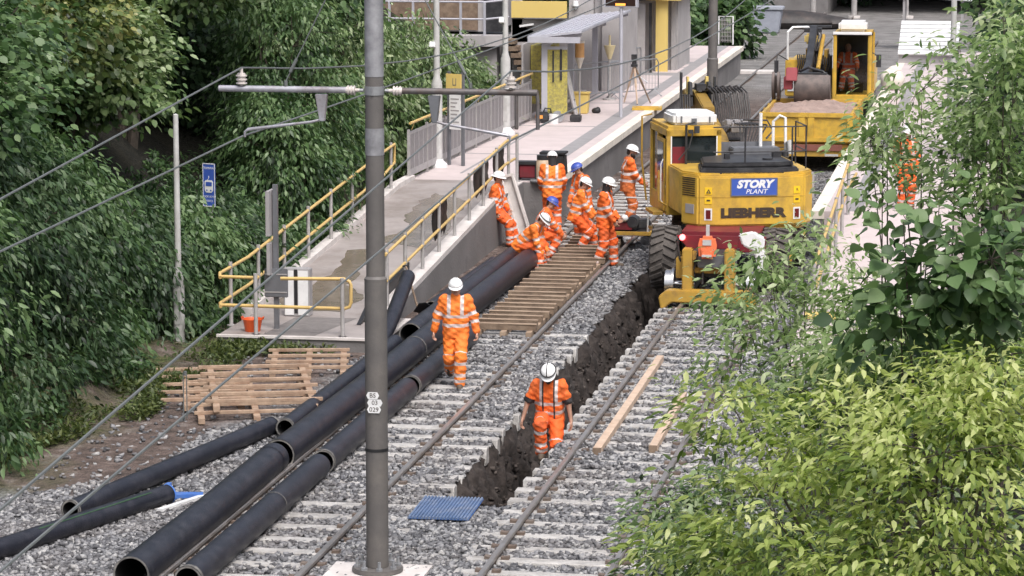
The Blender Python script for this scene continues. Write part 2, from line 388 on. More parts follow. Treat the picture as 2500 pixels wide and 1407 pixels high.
def ground_mat():
    m = bpy.data.materials.new('ground_mix'); m.use_nodes = True
    n = m.node_tree.nodes; L = m.node_tree.links; b = n['Principled BSDF']; b.inputs['Roughness'].default_value = 0.92
    tc = n.new('ShaderNodeTexCoord'); sp = n.new('ShaderNodeSeparateXYZ'); L.new(tc.outputs['Object'], sp.inputs[0])
    def noise(s, d=5):
        q = n.new('ShaderNodeTexNoise'); q.inputs['Scale'].default_value = s; q.inputs['Detail'].default_value = d; L.new(tc.outputs['Object'], q.inputs['Vector']); return q.outputs[0]
    def ramp(src, *stops):
        r = n.new('ShaderNodeValToRGB'); e = r.color_ramp.elements
        e[0].position, e[0].color = stops[0][0], list(stops[0][1]) + [1]; e[1].position, e[1].color = stops[-1][0], list(stops[-1][1]) + [1]
        for p, c in stops[1:-1]: q = e.new(p); q.color = list(c) + [1]
        L.new(src, r.inputs[0]); return r.outputs[0]
    def math(op, a, bb):
        q = n.new('ShaderNodeMath'); q.operation = op
        for i, v in enumerate((a, bb)):
            if isinstance(v, (int, float)): q.inputs[i].default_value = v
            else: L.new(v, q.inputs[i])
        return q.outputs[0]
    def mix(f, a, bb):
        q = n.new('ShaderNodeMixRGB'); L.new(f, q.inputs[0]); L.new(a, q.inputs[1]); L.new(bb, q.inputs[2]); return q.outputs[0]
    vo = n.new('ShaderNodeTexVoronoi'); vo.inputs['Scale'].default_value = 17; L.new(tc.outputs['Object'], vo.inputs['Vector'])
    stone = ramp(vo.outputs['Color'], (0.1, (0.05, 0.05, 0.055)), (0.5, (0.18, 0.18, 0.185)), (0.9, (0.36, 0.36, 0.36)))
    dirt = ramp(noise(3.5, 8), (0.3, (0.05, 0.036, 0.03)), (0.55, (0.13, 0.095, 0.082)), (0.75, (0.22, 0.19, 0.175)))
    grass = ramp(noise(9, 8), (0.3, (0.03, 0.045, 0.012)), (0.7, (0.11, 0.115, 0.04)))
    far = ramp(noise(1.2, 8), (0.3, (0.13, 0.125, 0.12)), (0.7, (0.26, 0.25, 0.245)))
    wob = math('MULTIPLY', math('SUBTRACT', noise(0.55, 6), 0.5), 3.2)
    xw = math('ADD', sp.outputs[0], wob)
    # dirt left of a line that runs out from the pipes, ballast again close to the left edge nearest the camera
    xd = math('ADD', xw, math('MULTIPLY', math('SUBTRACT', 44.0, sp.outputs[1]), 0.12))
    fd = ramp(math('MULTIPLY', math('SUBTRACT', -10.5, xd), 1.6), (0.0, (0, 0, 0)), (1.0, (1, 1, 1)))
    near = ramp(math('MULTIPLY', math('SUBTRACT', sp.outputs[1], math('ADD', 36.2, wob)), 1.2), (0, (0, 0, 0)), (1, (1, 1, 1)))
    fd2 = math('MULTIPLY', fd, near)
    c = mix(fd2, stone, dirt)
    fg = ramp(math('MULTIPLY', math('SUBTRACT', -12.6, xw), 1.0), (0.0, (0, 0, 0)), (1.0, (1, 1, 1)))
    c = mix(math('MULTIPLY', fg, ramp(noise(1.4, 6), (0.35, (0.15, 0.15, 0.15)), (0.6, (1, 1, 1)))), c, grass)
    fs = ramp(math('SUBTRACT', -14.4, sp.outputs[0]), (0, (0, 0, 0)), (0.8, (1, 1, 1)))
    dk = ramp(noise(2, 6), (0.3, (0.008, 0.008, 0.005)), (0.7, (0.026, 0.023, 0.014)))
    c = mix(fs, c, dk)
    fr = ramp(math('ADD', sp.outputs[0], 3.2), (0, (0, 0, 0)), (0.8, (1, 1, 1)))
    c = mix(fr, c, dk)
    ff = ramp(math('MULTIPLY', math('SUBTRACT', sp.outputs[1], 96.0), 0.12), (0, (0, 0, 0)), (1, (1, 1, 1)))
    c = mix(ff, c, far)
    L.new(c, b.inputs['Base Color'])
    bp = n.new('ShaderNodeBump'); bp.inputs['Strength'].default_value = 0.9; bp.inputs['Distance'].default_value = 0.05
    h = math('ADD', vo.outputs['Distance'], math('MULTIPLY', noise(30, 4), 0.5))
    L.new(h, bp.inputs['Height']); L.new(bp.outputs[0], b.inputs['Normal'])
    return m
ground()

# rails -------------------------------------------------------------
def rail(x, y0, y1, label):
    t = thing('rail', label, 'rail', (x, y0, 0), group='running rails')
    Lr = y1 - y0
    prof = [(-.062, -.145), (.062, -.145), (.062, -.132), (.012, -.118), (.010, -.045), (.034, -.036), (-.034, -.036), (-.010, -.045), (-.012, -.118), (-.062, -.132)]
    b = MB(); b.prism([prof[i] for i in (0, 1, 2, 3, 4, 7, 8, 9)], 'y', 0, Lr); b.build('rail_web', M['rail'], t)
    b = MB(); b.prism([(-.035, -.044), (.035, -.044), (.036, -.008), (.026, 0.004), (-.026, 0.004), (-.036, -.008)], 'y', 0, Lr); b.build('rail_head', M['railhead'], t)
    return t
rail(XA0, 25, 150, 'left rail of the left track, showing between the two rows of black pipes')
rail(XA1, 25, 150, 'bare rail of the left track, running left of the open trench')
rail(XB0, 25, 128, 'rail of the right track along the right lip of the trench')
rail(XB1, 25, 128, 'rail of the right track running under the bushes on the right')
# sleepers ----------------------------------------------------------
def sleeper_mesh(L):
    b = MB(); h = L / 2
    b.prism([(-.13, -.25), (.13, -.25), (.105, 0), (-.105, 0)], 'x', -h, h)
    return b
proto = {}
for key, L, xc, y0, y1, lab, grp in (('a', 2.75, -8.62, 26.0, 76.0, 'pale concrete sleeper under the rails of the left track', 'concrete sleepers of the left track'),
                                     ('b', 2.30, -5.25, 26.0, 57.0, 'pale concrete sleeper under the rails of the right track', 'concrete sleepers of the right track')):
    o0 = None; y = y0; k = 0
    while y < y1:
        if key == 'a' and 50.2 < y < 61.6: y += .65; continue
        if o0 is None:
            o0 = sleeper_mesh(L).build('sleeper', M['sleeper'], bevel=0.012, seg=1)
            cb = MB()
            rails = (XA0, XA1) if key == 'a' else (XB0, XB1)
            for rx in rails:
                for s in (-1, 1): cb.prism([(rx - xc + s * .05, 0), (rx - xc + s * .05, .034), (rx - xc + s * .09, .03), (rx - xc + s * .15, .04), (rx - xc + s * .15, 0)], 'y', -.05, .05)
            cb.each('rail_clip', M['rail'], o0)
            tag(o0, lab, 'sleeper', grp); o = o0
        else: o = copy_tree(o0)
        o.location = (xc + random.uniform(-.03, .03), y + random.uniform(-.02, .02), -.098 + random.uniform(-.006, .012)); o.rotation_euler = (0, 0, random.uniform(-.012, .012))
        y += 0.65; k += 1

# loose ballast: every stone is a small irregular lump, far past counting
def stones(n, x0, x1, y0, y1, keep, smin, smax, zoff=0.0, power=1.0):
    x = RNG.uniform(x0, x1, n); y = y0 + (y1 - y0) * RNG.uniform(0, 1, n) ** power
    k = keep(x, y); x, y = x[k], y[k]; n = len(x)
    z = hz(x, y) + zoff + RNG.uniform(-.015, .03, n)
    base = np.array([(-1, -1, -1), (1, -1, -1), (1, 1, -1), (-1, 1, -1), (-1, -1, 1), (1, -1, 1), (1, 1, 1), (-1, 1, 1)], float) * .5
    V = base[None] * (1 + RNG.uniform(-.55, .35, (n, 8, 3)))
    s = RNG.uniform(smin, smax, (n, 1, 1)) * np.stack([RNG.uniform(.8, 1.5, n), RNG.uniform(.7, 1.1, n), RNG.uniform(.5, .95, n)], -1)[:, None]
    V = V * s
    a = RNG.uniform(0, 2 * pi, n); ca, sa = np.cos(a)[:, None], np.sin(a)[:, None]
    V = np.stack([V[..., 0] * ca - V[..., 1] * sa, V[..., 0] * sa + V[..., 1] * ca, V[..., 2]], -1)
    tl = RNG.uniform(-.5, .5, n)[:, None]
    V = np.stack([V[..., 0] * np.cos(tl) + V[..., 2] * np.sin(tl), V[..., 1], -V[..., 0] * np.sin(tl) + V[..., 2] * np.cos(tl)], -1)
    V = V + np.stack([x, y, z], -1)[:, None]
    f = np.array([(0, 3, 2, 1), (4, 5, 6, 7), (0, 1, 5, 4), (1, 2, 6, 5), (2, 3, 7, 6), (3, 0, 4, 7)])
    F = (f[None] + 8 * np.arange(n)[:, None, None]).reshape(-1, 4)
    return V.reshape(-1, 3), F, np.repeat(RNG.uniform(0, 1, n) ** 1.25, 8)
def keep_ballast(x, y):
    k = ~((x > -7.29) & (x < -6.31) & (y > TR0 - .05) & (y < TR1))
    u = RNG.uniform(0, 1, len(x))
    sa = (np.abs(((y - 26.0 + .325) % .65) - .325) < .135) & (x > -10) & (x < -7.25)
    sb = (np.abs(((y - 26.0 + .325) % .65) - .325) < .13) & (x > -6.4) & (x < -4.1)
    pa = .13 + .22 * np.clip(np.sin(x * 1.9 + y * .8) + np.sin(y * 1.7 - x * 2.3), 0, 2)
    sa = sa & ~((x > -7.95) & (x < -7.42))
    k &= ~(sa & (u > pa)) & ~(sb & (u > pa + .06))
    dl = -10.6 - 0.12 * (44 - y) + 0.5 * np.sin(y * .9)
    k &= ~((x < dl) & (y > 36.5 + .8 * np.sin(x * 2)) & (RNG.uniform(0, 1, len(x)) > .06))
    k &= ~((x < -10.4) & (y > 47.5)) & ~((x > -4.2) & (y > 56))
    k &= x > -13.5
    k &= ~((x > -9.3) & (x < -8.1) & (y > 49.8) & (y < 62))
    return k
V, F, R = stones(150000, -13.0, -3.3, 30.5, 76.0, keep_ballast, .032, .068, 0.0, 1.35)
tag(link('ballast_stones', npmesh('ballast_stones', V, F, M['ballast'], R)), kind='stuff')
# clods of dug earth along the trench walls and floor
def clods():
    n = 3600; y = RNG.uniform(TR0 + .1, TR1 - 3, n); t = RNG.uniform(0, 1, n)
    l = -7.32 + 0.07 * np.sin(y * 2.3) + 0.05 * np.sin(y * 5.1 + 1); r = -6.30 + 0.05 * np.sin(y * 1.9 + 2)
    x = l + (r - l) * t
    d = np.interp(t, [0, .10, .22, .34, .42, .65, .80, .88, .94, 1], [0, .22, .55, .9, 1.02, 1.02, .95, .6, .25, 0]) * 1.05
    d = (d + .03) * np.clip((y - TR0) / .6 * 1.1, 0.15, 1) ** .7; k = d > .22; x, y, d = x[k], y[k], d[k]; n = len(x)
    V, F, R = stones(n, 0, 1, 0, 1, lambda a, b: a > -9, .025, .075)
    V = V.reshape(n, 8, 3); V -= V.mean(1, keepdims=True)
    V += np.stack([x, y, GZ - d + .02], -1)[:, None]
    me = npmesh('earth_clods', V.reshape(-1, 3), F, mat('earth_clod', (.07, .055, .045), .95, rcol=[(.015, .012, .011), (.042, .032, .028), (.12, .10, .09)]), R)
    tag(link('earth_clods', me), kind='stuff')
clods()

# left platform with its ramp --------------------------------------
PX0, PX1, PY0, PY1, PZ = -13.45, -10.12, 64.6, 110.0, 0.9
b = MB()
b.bx(PX0, PX1 - .28, PY0, PY1, -.5, PZ)
tag(b.build('platform_paving', M['paving']), kind='structure')
b = MB()
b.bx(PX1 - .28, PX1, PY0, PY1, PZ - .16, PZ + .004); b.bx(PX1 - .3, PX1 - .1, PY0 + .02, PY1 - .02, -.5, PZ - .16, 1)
tag(b.build('platform_edge', [M['cream'], M['concd']]), kind='structure')
b = MB(); b.bx(PX1 - .95, PX1 - .55, PY0 + .1, PY1, PZ - .01, PZ + .005)
tag(b.build('tactile_strip', M['tactile']), kind='structure')
b = MB()
for yy in (70.3, 77.6, 84.8, 92.2, 99.0): b.bx(PX0, PX1 - .96, yy, yy + .12, PZ - .01, PZ + .004)
for yy in (95.5, 100.5): b.bx(-12.2, -10.9, yy, yy + 1.1, PZ - .01, PZ + .006)
b.bx(-12.55, -12.48, 66, PY1, PZ - .01, PZ + .004)
tag(b.build('platform_joint', M['tactile']), kind='structure')
def ramp():
    # ramp surface 1:16 from the landing to the platform
    b = MB()
    b.prism([(50.2, -.4), (64.6, -.4), (64.6, PZ), (63.0, PZ), (50.2, .10)], 'x', -13.3, -11.12)
    b.bx(-13.3, -10.5, 47.95, 50.2, -.4, .10)
    tag(b.build('ramp', M['rampp']), kind='structure')
    b = MB()
    b.prism([(49.7, -.4), (62.0, -.4), (62.0, .98), (62.0, .98), (49.7, .16)], 'x', -11.12, -10.84)
    b.prism([(50.2, -.4), (64.6, -.4), (64.6, 1.0), (63, 1.0), (50.2, .2)], 'x', -13.5, -13.3)
    b.bx(-11.12, -10.84, 62.0, 64.6, -.4, .9)
    tag(b.build('ramp_kerb', M['concw']), kind='structure')
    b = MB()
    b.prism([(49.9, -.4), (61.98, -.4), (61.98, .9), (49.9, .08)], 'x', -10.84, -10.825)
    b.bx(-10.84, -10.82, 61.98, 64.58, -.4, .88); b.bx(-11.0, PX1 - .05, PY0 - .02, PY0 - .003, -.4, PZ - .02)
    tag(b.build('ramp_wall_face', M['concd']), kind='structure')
    b = MB(); b.bx(-13.32, -10.48, 47.88, 47.95, .07, .112); b.bx(-10.5, -10.40, 47.88, 50.1, .07, .112); b.bx(-13.3, -10.5, 47.91, 47.95, -.4, .07, 1); b.bx(-10.5, -10.43, 47.91, 50.1, -.4, .07, 1)
    tag(b.build('landing_edge', [M['concw'], M['concd']]), kind='structure')
    # damp dark patches, each an outline of its own on the ramp
    for nm, pts in (('ramp_stain', [(-12.9, 50.9), (-11.7, 50.5), (-11.6, 51.7), (-12.2, 52.8), (-12.3, 54.6), (-12.0, 55.4), (-12.3, 56.6), (-12.9, 56.0), (-12.8, 53.0)]),
                    ('ramp_stain', [(-12.6, 56.9), (-11.4, 56.2), (-11.3, 58.4), (-11.5, 61.5), (-12.4, 62.4), (-12.5, 60.0), (-12.2, 58.6)])):
        for _ in range(3):
            q = []
            for a_, c_ in zip(pts, pts[1:] + pts[:1]):
                l_ = sqrt((a_[0] - c_[0]) ** 2 + (a_[1] - c_[1]) ** 2)
                q += [a_, ((a_[0] + c_[0]) / 2 + random.uniform(-.13, .13) * l_, (a_[1] + c_[1]) / 2 + random.uniform(-.13, .13) * l_)]
            pts = q
        m = MB(); zz = lambda y: .10 + (y - 50.2) / 12.8 * .8 + .004
        m.add([(x, y, zz(y)) for x, y in pts], [tuple(range(len(pts)))])
        tag(m.build(nm, M['wet']), kind='structure')
    m = MB(); m.add([(-12.55, 48.1, .104), (-11.65, 48.1, .104), (-11.35, 50.0, .104), (-12.45, 50.0, .104)], [(0, 1, 2, 3)])
    tag(m.build('landing_patch', M['asph']), kind='structure')
ramp()
# right platform -----------------------------------------------------
b = MB(); b.bx(-3.85, -.6, 60.3, 108, -.4, PZ); b.prism([(47.5, -.4), (60.3, -.4), (60.3, PZ), (47.5, .0)], 'x', -3.6, -1.2)
tag(b.build('far_side_platform', M['paving']), kind='structure')
b = MB(); b.bx(-4.12, -3.85, 60.3, 108, PZ - .16, PZ + .004); b.bx(-4.0, -3.86, 60.32, 108, -.4, PZ - .16, 1)
tag(b.build('far_side_platform_edge', [M['cream'], M['concd']]), kind='structure')
b = MB(); b.bx(-3.4, -3.1, 60.4, 108, PZ - .01, PZ + .005)
tag(b.build('far_side_tactile_strip', M['tactile']), kind='structure')
# ================================================================== PIPES
def pipe(pts, r, label, collar=None, mat_=None, wall=0.022, endcap=True, stripe=False):
    P0 = Vector(pts[0]); pts = [Vector(p) - P0 for p in pts]
    t = thing('drainage_pipe', label, 'pipe', P0, group='black drainage pipes')
    n = 28
    # dense centre line
    cl = []
    for a, c in zip(pts[:-1], pts[1:]):
        k = max(2, int((c - a).length / .4))
        cl += [a.lerp(c, i / k) for i in range(k)]
    cl.append(pts[-1])
    b = MB(); b.tube(cl, r, n, 0, caps=False)
    b.tube([p for p in cl], r - wall, n, 1, caps=False)
    for e, d in ((0, 1), (-1, -1)):
        c = cl[e]; nx = cl[1 if e == 0 else -2]
        ax = (nx - c).normalized(); u = ax.orthogonal().normalized(); w = ax.cross(u)
        vs = [c + (u * cos(2 * pi * j / n) + w * sin(2 * pi * j / n)) * q for q in (r, r - wall) for j in range(n)]
        b.add(vs, [(j, (j + 1) % n, (j + 1) % n + n, j + n) for j in range(n)], 2)
    b.build('pipe_wall', [mat_ or M['pipe'], M['pipein'], M['pipend']], t, smooth=True)
    L = sum((c - a).length for a, c in zip(cl[:-1], cl[1:]))
    def on(s):
        for a, c in zip(cl[:-1], cl[1:]):
            l = (c - a).length
            if s <= l: return a.lerp(c, s / l), (c - a).normalized()
            s -= l
        return cl[-1], (cl[-1] - cl[-2]).normalized()
    for s0, ln, mt in (collar or []):
        p, d = on(s0 if s0 >= 0 else L + s0)
        c = MB(); c.cyl(p, p + d * ln, r + .007, n=n, caps=False); c.build('pipe_collar', M[mt], t, smooth=True)
    if stripe:
        m = MB(); q = []
        for i in range(12):
            p, d = on(L * (.48 + .04 * i)); q.append(p + Vector((.25 * r, -.3 * r, .93 * r)))
        for i in range(11):
            a, c = q[i], q[i + 1]; w = Vector((.026, -.008, -.006)); m.add([a - w, a + w, c + w, c - w], [(0, 1, 2, 3)])
        m.build('green_marking', mat('pipe_green_line', (.03, .085, .03), .6), t)
    return t
G = GZ + .02
pipe([(-9.82, 31.55, G + .215), (-9.79, 35, G + .215), (-9.82, 38.1, G + .215)], .215, 'fat black pipe nearest the camera with its wide open end towards us', [(-.3, .05, 'pipe')])
pipe([(-9.80, 38.32, G + .215), (-9.72, 43.3, G + .215), (-9.70, 48.4, G + .215), (-9.55, 57.6, G + .24)], .215, 'long fat black pipe running from the mast back to the seated workman', [(0, .08, 'pipe'), (8.6, .05, 'pipend')])
pipe([(-9.17, 31.6, G + .165), (-9.16, 35, G + .165), (-9.16, 37.95, G + .165)], .165, 'slimmer black pipe inside the left track, scuffed open end nearest the camera', [(0, .07, 'pipend'), (3.9, .03, 'pipend')])
pipe([(-9.16, 38.2, G + .165), (-9.15, 43.75, G + .165)], .165, 'slimmer black pipe inside the left track, passing behind the mast', [(0, .05, 'pipend')])
pipe([(-9.14, 43.95, G + .165), (-9.11, 48.8, G + .165)], .165, 'slimmer black pipe inside the left track, behind the legs of the walking man', [(0, .05, 'pipend')])
pipe([(-10.08, 48.5, G + .2), (-9.98, 58.3, G + .2)], .2, 'fat black pipe second from the ramp wall, ending beneath the seated workman', [(7.0, .05, 'pipe')])
pipe([(-10.42, 52.0, G + .12), (-10.32, 57.9, G + .12)], .12, 'thin black pipe closest to the foot of the ramp wall')
pipe([(-10.28, 40.55, G + .135), (-10.25, 44.0, G + .135), (-10.24, 48.0, G + .14)], .135, 'black pipe with dark open end beside the timber frames', [(0, .04, 'pipend')])
pipe([(-10.47, 47.9, G + .13), (-10.50, 49.0, .3), (-10.62, 50.9, .74)], .13, 'black pipe tilted up on the ramp kerb behind the mast')
pipe([(-11.66, 34.95, G + .13), (-11.1, 37.8, G + .13), (-10.52, 40.75, G + .13)], .13, 'black pipe on the ballast far left, pale ends, below the timber frames', [(0, .03, 'pipend'), (-.05, .05, 'pipend')])
pipe([(-12.6, 31.2, G + .125), (-11.8, 33.0, G + .125), (-10.72, 36.1, G + .125)], .125, 'ribbed black pipe with a green line in the bottom left corner', [(-.03, .03, 'blue')], None, stripe=True)
b = MB(); b.prism([(-.02, -.14), (.42, .1), (.40, .18), (0.05, .13)], 'z', 0, .05)
b.bx(-.06, .0, -.1, .1, 0, .18)
o = b.build('blue_sheet', M['blue'], None, loc=(-10.77, 36.35, GZ + .04)); tag(o, 'blue plastic end sheet beside the ribbed pipe bottom left', 'plastic sheet')
b = MB(); b.box((0, 0, .02), (.08, .95, .04), rz=-.35)
tag(b.build('white_batten', M['white'], None, loc=(-10.52, 36.0, GZ + .03)), 'white batten lying on ballast beside the blue plastic end', 'batten')
# ribbed blue mat between the tracks
t = MB(); 
for i in range(18): t.tube([(-.37 + i * .0435, -.62, .02), (-.37 + i * .0435, .6, .02)], .018, 6)
t.box((0, -.01, .008), (.78, 1.2, .012), 1)
tag(t.build('ribbed_mat', [M['mat_blue'], M['blue']], None, loc=(-7.08, 36.25, GZ + .05), rz=.02), 'blue ribbed mat at the near end of the open trench', 'mat')
# long timbers on the right track
for p, q, lab in (((1457, 1108), (1612, 880), 'long squared timber lying between the right track rails, closer to the trench'), ((1594, 1102), (1668, 970), 'squared timber lying between the right track rails, half behind the bushes')):
    a = at(*p, -.08); c = at(*q, -.08); d = c - a
    b = MB(); b.box((0, d.length / 2, .055), (.115, d.length, .1))
    o = b.build('timber_beam', M['baulk'], None, bevel=.006, seg=1); o.location = (a.x, a.y, -.1); o.rotation_euler = (0, 0, atan2(-d.x, d.y))
    e = MB(); e.box((0, -.012, .055), (.117, .02, .102)); e.build('dark_end', M['woodd'], o)
    tag(o, lab, 'timber', 'loose squared timbers')

# ================================================================== TIMBER FRAMES
def timber_frame(loc, rz, w, L, ns, label, mt='wood', runners=(.08, .5, .92), sh=.07, sw=.09, rx=0, ext=0.0, cap=False):
    t = thing('timber_frame', label, 'timber frame', loc, rz, 'slatted timber frames'); t.rotation_euler = (rx, 0, rz)
    for f in runners:
        b = MB(); b.bx(-w / 2 + f * w - .05, -w / 2 + f * w + .05, 0, L, 0, .09); b.build('runner', M[mt], t, bevel=.005, seg=1)
    for i in range(ns):
        y = (i + .5) * L / ns; e = random.uniform(-.06, .06)
        b = MB(); b.box((e, y, .09 + sh / 2), (w + ext, sw, sh), rz=random.uniform(-.02, .02))
        if cap: b.box((e, y, .09 + sh + .006), (w + ext + .01, sw + .012, .014), 1)  # dark slat sides under a pale top: shade and weathering put into colour
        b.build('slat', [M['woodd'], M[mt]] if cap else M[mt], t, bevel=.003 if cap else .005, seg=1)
    return t
# left heap: two frames side by side on two lower ones
timber_frame((-10.95, 41.55, GZ + .01), .30, 1.95, 3.2, 5, 'lower timber frame flat on the ground at the right of the heap', 'wood', sh=.05, sw=.07)
timber_frame((-10.9, 41.75, GZ + .15), .30, 1.75, 3.5, 6, 'upper timber frame resting on top of the heap beside the black pipe', 'wood', runners=(.1, .93), sh=.05, sw=.07)
timber_frame((-11.95, 42.3, GZ + .02), .30, 1.35, 3.3, 5, 'pale timber frame at the left end of the heap by the weeds', 'wood', runners=(.3, .9), sh=.05, sw=.07)
timber_frame((-11.1, 45.3, GZ + .02), .22, 1.35, 2.2, 4, 'timber frame farther back between the heap and the ramp landing', 'wood', sh=.05, sw=.07)
# run of frames on the left track
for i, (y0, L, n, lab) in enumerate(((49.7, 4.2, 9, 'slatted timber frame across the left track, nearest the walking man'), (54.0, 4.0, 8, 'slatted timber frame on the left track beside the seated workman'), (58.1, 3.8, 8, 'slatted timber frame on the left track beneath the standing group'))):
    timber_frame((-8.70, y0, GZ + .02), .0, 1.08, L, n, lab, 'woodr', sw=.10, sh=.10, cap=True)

# ================================================================== CATENARY MASTS AND WIRES
_mb = at(922, 1390, -.04)
MY = _mb.y; MX = _mb.x
AZ = aty(900, 221, MY).z
def mast(loc, label, detail):
    t = thing('catenary_mast', label, 'mast', loc)
    b = MB(); b.cyl((0, 0, .12), (0, 0, 3.5), .130, n=32); b.lathe([(.130, 3.48), (.132, 3.52), (.108, 3.55)], 32)
    b.build('lower_tube', M['mast'], t, smooth=True)
    b = MB(); b.cyl((0, 0, 3.4), (0, 0, 8.3), .108, .102, n=32); b.lathe([(.102, 8.3), (.0, 8.34)], 32); b.build('upper_tube', M['mast'], t, smooth=True)
    b = MB(); b.prism([(-.62, -.42), (.62, -.42), (.62, .42), (-.62, .42)], 'z', -.15, .06); b.build('foundation', M['concw'], t, bevel=.04)
    b = MB(); b.cyl((0, 0, .06), (0, 0, .115), .30, n=32); b.build('base_flange', M['mast'], t, bevel=.01)
    for k in range(8):
        a = k * pi / 4 + .3
        b = MB(); b.cyl((.24 * cos(a), .24 * sin(a), .11), (.24 * cos(a), .24 * sin(a), .22), .02, n=8); b.cyl((.24 * cos(a), .24 * sin(a), .115), (.24 * cos(a), .24 * sin(a), .145), .04, n=6); b.build('anchor_bolt', M['steel'], t)
    if detail:
        b = MB(); b.cyl((0, 0, 4.95), (0, 0, 5.26), .1095, n=32, caps=False); b.cyl((0, 0, 5.85), (0, 0, 6.75), .1085, n=32, caps=False); b.each('bare_zinc_sleeve', M['patch'], t, smooth=True)
        b = MB(); b.cyl((0, 0, 1.5), (0, 0, 1.535), .135, n=32); b.build('steel_strap', M['black'], t, smooth=True)
        b = MB(); b.cyl((0, 0, AZ - GZ - .05), (0, 0, AZ - GZ + .05), .113, n=32); b.box((0, -.118, AZ - GZ), (.012, .02, .1)); b.build('arm_clamp', M['steel'], t, smooth=True)
        for dx, dz, s, w in ((-.015, 2.17, 'BS', .15), (0.01, 2.085, '03', .18), (-.0, 2.005, '029', .165)):
            b = MB(); hw, hh = w / 2, .04
            b.prism([(-hw + .02, -hh), (hw - .02, -hh), (hw, 0), (hw - .02, hh), (-hw + .02, hh), (-hw, 0)], 'y', -.139, -.132)
            o = b.build('number_plate', M['white'], t, loc=(dx, 0, dz))
            text_mesh(s, .075, M['letter'], 'plate_lettering', o, (0, -.1405, 0), (pi / 2, 0, 0), .001)
    return t
m1 = mast((MX, MY, GZ), 'near brown catenary mast with number plates, on a bolted concrete base between the tracks', True)
m2 = mast((-7.03, 68.6, GZ), 'far brown catenary mast rising behind the yellow excavator, between the tracks', False)
def insulator(p, r=.062, h=.2, n=4, d=Vector((0, 0, 1))):
    b = MB(); T = Matrix.Translation(p) @ d.to_track_quat('Z', 'Y').to_matrix().to_4x4()
    prof = [(.02, -.05), (.02, 0)]
    for i in range(n): z = i * h / n; prof += [(r, z + .005), (r, z + h / n * .45), (r * .72, z + h / n * .5), (r * .72, z + h / n * .95)]
    prof += [(.02, h), (.018, h + .05), (.001, h + .06)]
    b.lathe(prof, 16, 0, T)
    return b
AZ = aty(900, 221, MY).z
def cantilever(y, side, z=AZ, detail=True):
    s = side; x0 = MX
    xe, xr, xi = [aty(q, 220, y).x for q in ((535, 785, 590) if s < 0 else (1312, 1060, 1247))]
    t = thing('cantilever_arm', ('pale' if s < 0 else 'dark') + ' horizontal cantilever arm reaching ' + ('left' if s < 0 else 'right') + ' from the near mast', 'cantilever arm', (x0, y, z))
    b = MB(); b.tube([(s * .32, 0, 0), (xe - x0, 0, 0)], .037, 14); b.build('arm_tube', M['arm'] if s < 0 else M['armd'], t, smooth=True)
    b = MB(); b.tube([(s * .125, 0, 0), (s * .27, 0, 0)], .02, 8); b.build('arm_pivot', M['steel'], t)
    insulator(Vector((s * .22, 0, 0)), .055, .11, 3, Vector((s, 0, 0))).build('arm_insulator', M['insul'], t, smooth=True)
    insulator(Vector((xi - x0, 0, .05)), .065, .13, 3).build('wire_insulator', M['insul'], t, smooth=True)
    b = MB(); xd = xr - x0
    b.prism([(xd - .07, -.05), (xd + .07, -.05), (xd + s * -.0 + .035, -.36), (xd - .02, -.36)], 'y', -.04, .04); b.build('drop_bracket', M['dgrey'] if s > 0 else M['arm'], t, bevel=.006)
    xc = aty(598 if s < 0 else 1245, 330, y).x - x0
    b = MB(); b.tube([(xd, 0, -.34), (xd + s * .12, -.02, -.37), (xc + s * -.04, 0, -.47 if s < 0 else -.49), (xc, 0, -.5), (xc, 0, -.56)], [.015, .015, .02, .015, .012], 10); b.build('registration_arm', M['arm'], t, smooth=True)
    b = MB(); xs = xd + s * .42; b.tube([(xs, 0, .04), (xs, 0, .09), (0.12 * s, 0, 1.9)], .008, 6); b.cyl((xs, 0, .04), (xs, 0, .1), .022, n=8); b.cyl(Vector((xs, 0, .09)).lerp(Vector((.12 * s, 0, 1.9)), .06), Vector((xs, 0, .09)).lerp(Vector((.12 * s, 0, 1.9)), .14), .02, n=8); b.build('stay_rod', M['wire'], t)
    if s > 0:
        b = MB(); b.tube([(xe - x0 - .01, 0, .02), (xe - x0 + .005, 0, -.08), (xe - x0 + .005, 0, -.42)], .022, 10); b.tube([(xe - x0 - .24, 0, 0), (xe - x0 - .24, 0, -.42)], .022, 10); b.build('arm_end_hook', M['armd'], t, smooth=True)
    return t
cantilever(MY, -1); cantilever(MY, 1)
def wire(name, pts, r, label, group):
    out = []
    for (a, c, sag) in pts:
        a = Vector(a); c = Vector(c)
        for i in range(13):
            u = i / 12; p = a.lerp(c, u); p.z -= sag * 4 * u * (1 - u); out.append(p)
    o = out[0].copy(); b = MB(); b.tube([p - o for p in out], r, 6)
    return tag(b.build(name, M['wire'], None, smooth=True, loc=o), label, 'overhead wire', group)
ZM, ZC = AZ + .24, AZ - .55
WL, WR = aty(590, 200, MY).x, aty(1247, 200, MY).x
def wend(px, py, x, A, k=2.0):
    # a point beyond the frame edge on the straight run from support A through the place seen at (px, py)
    q = atx(px, py, x); q.x = x; return Vector(A).lerp(q, k)
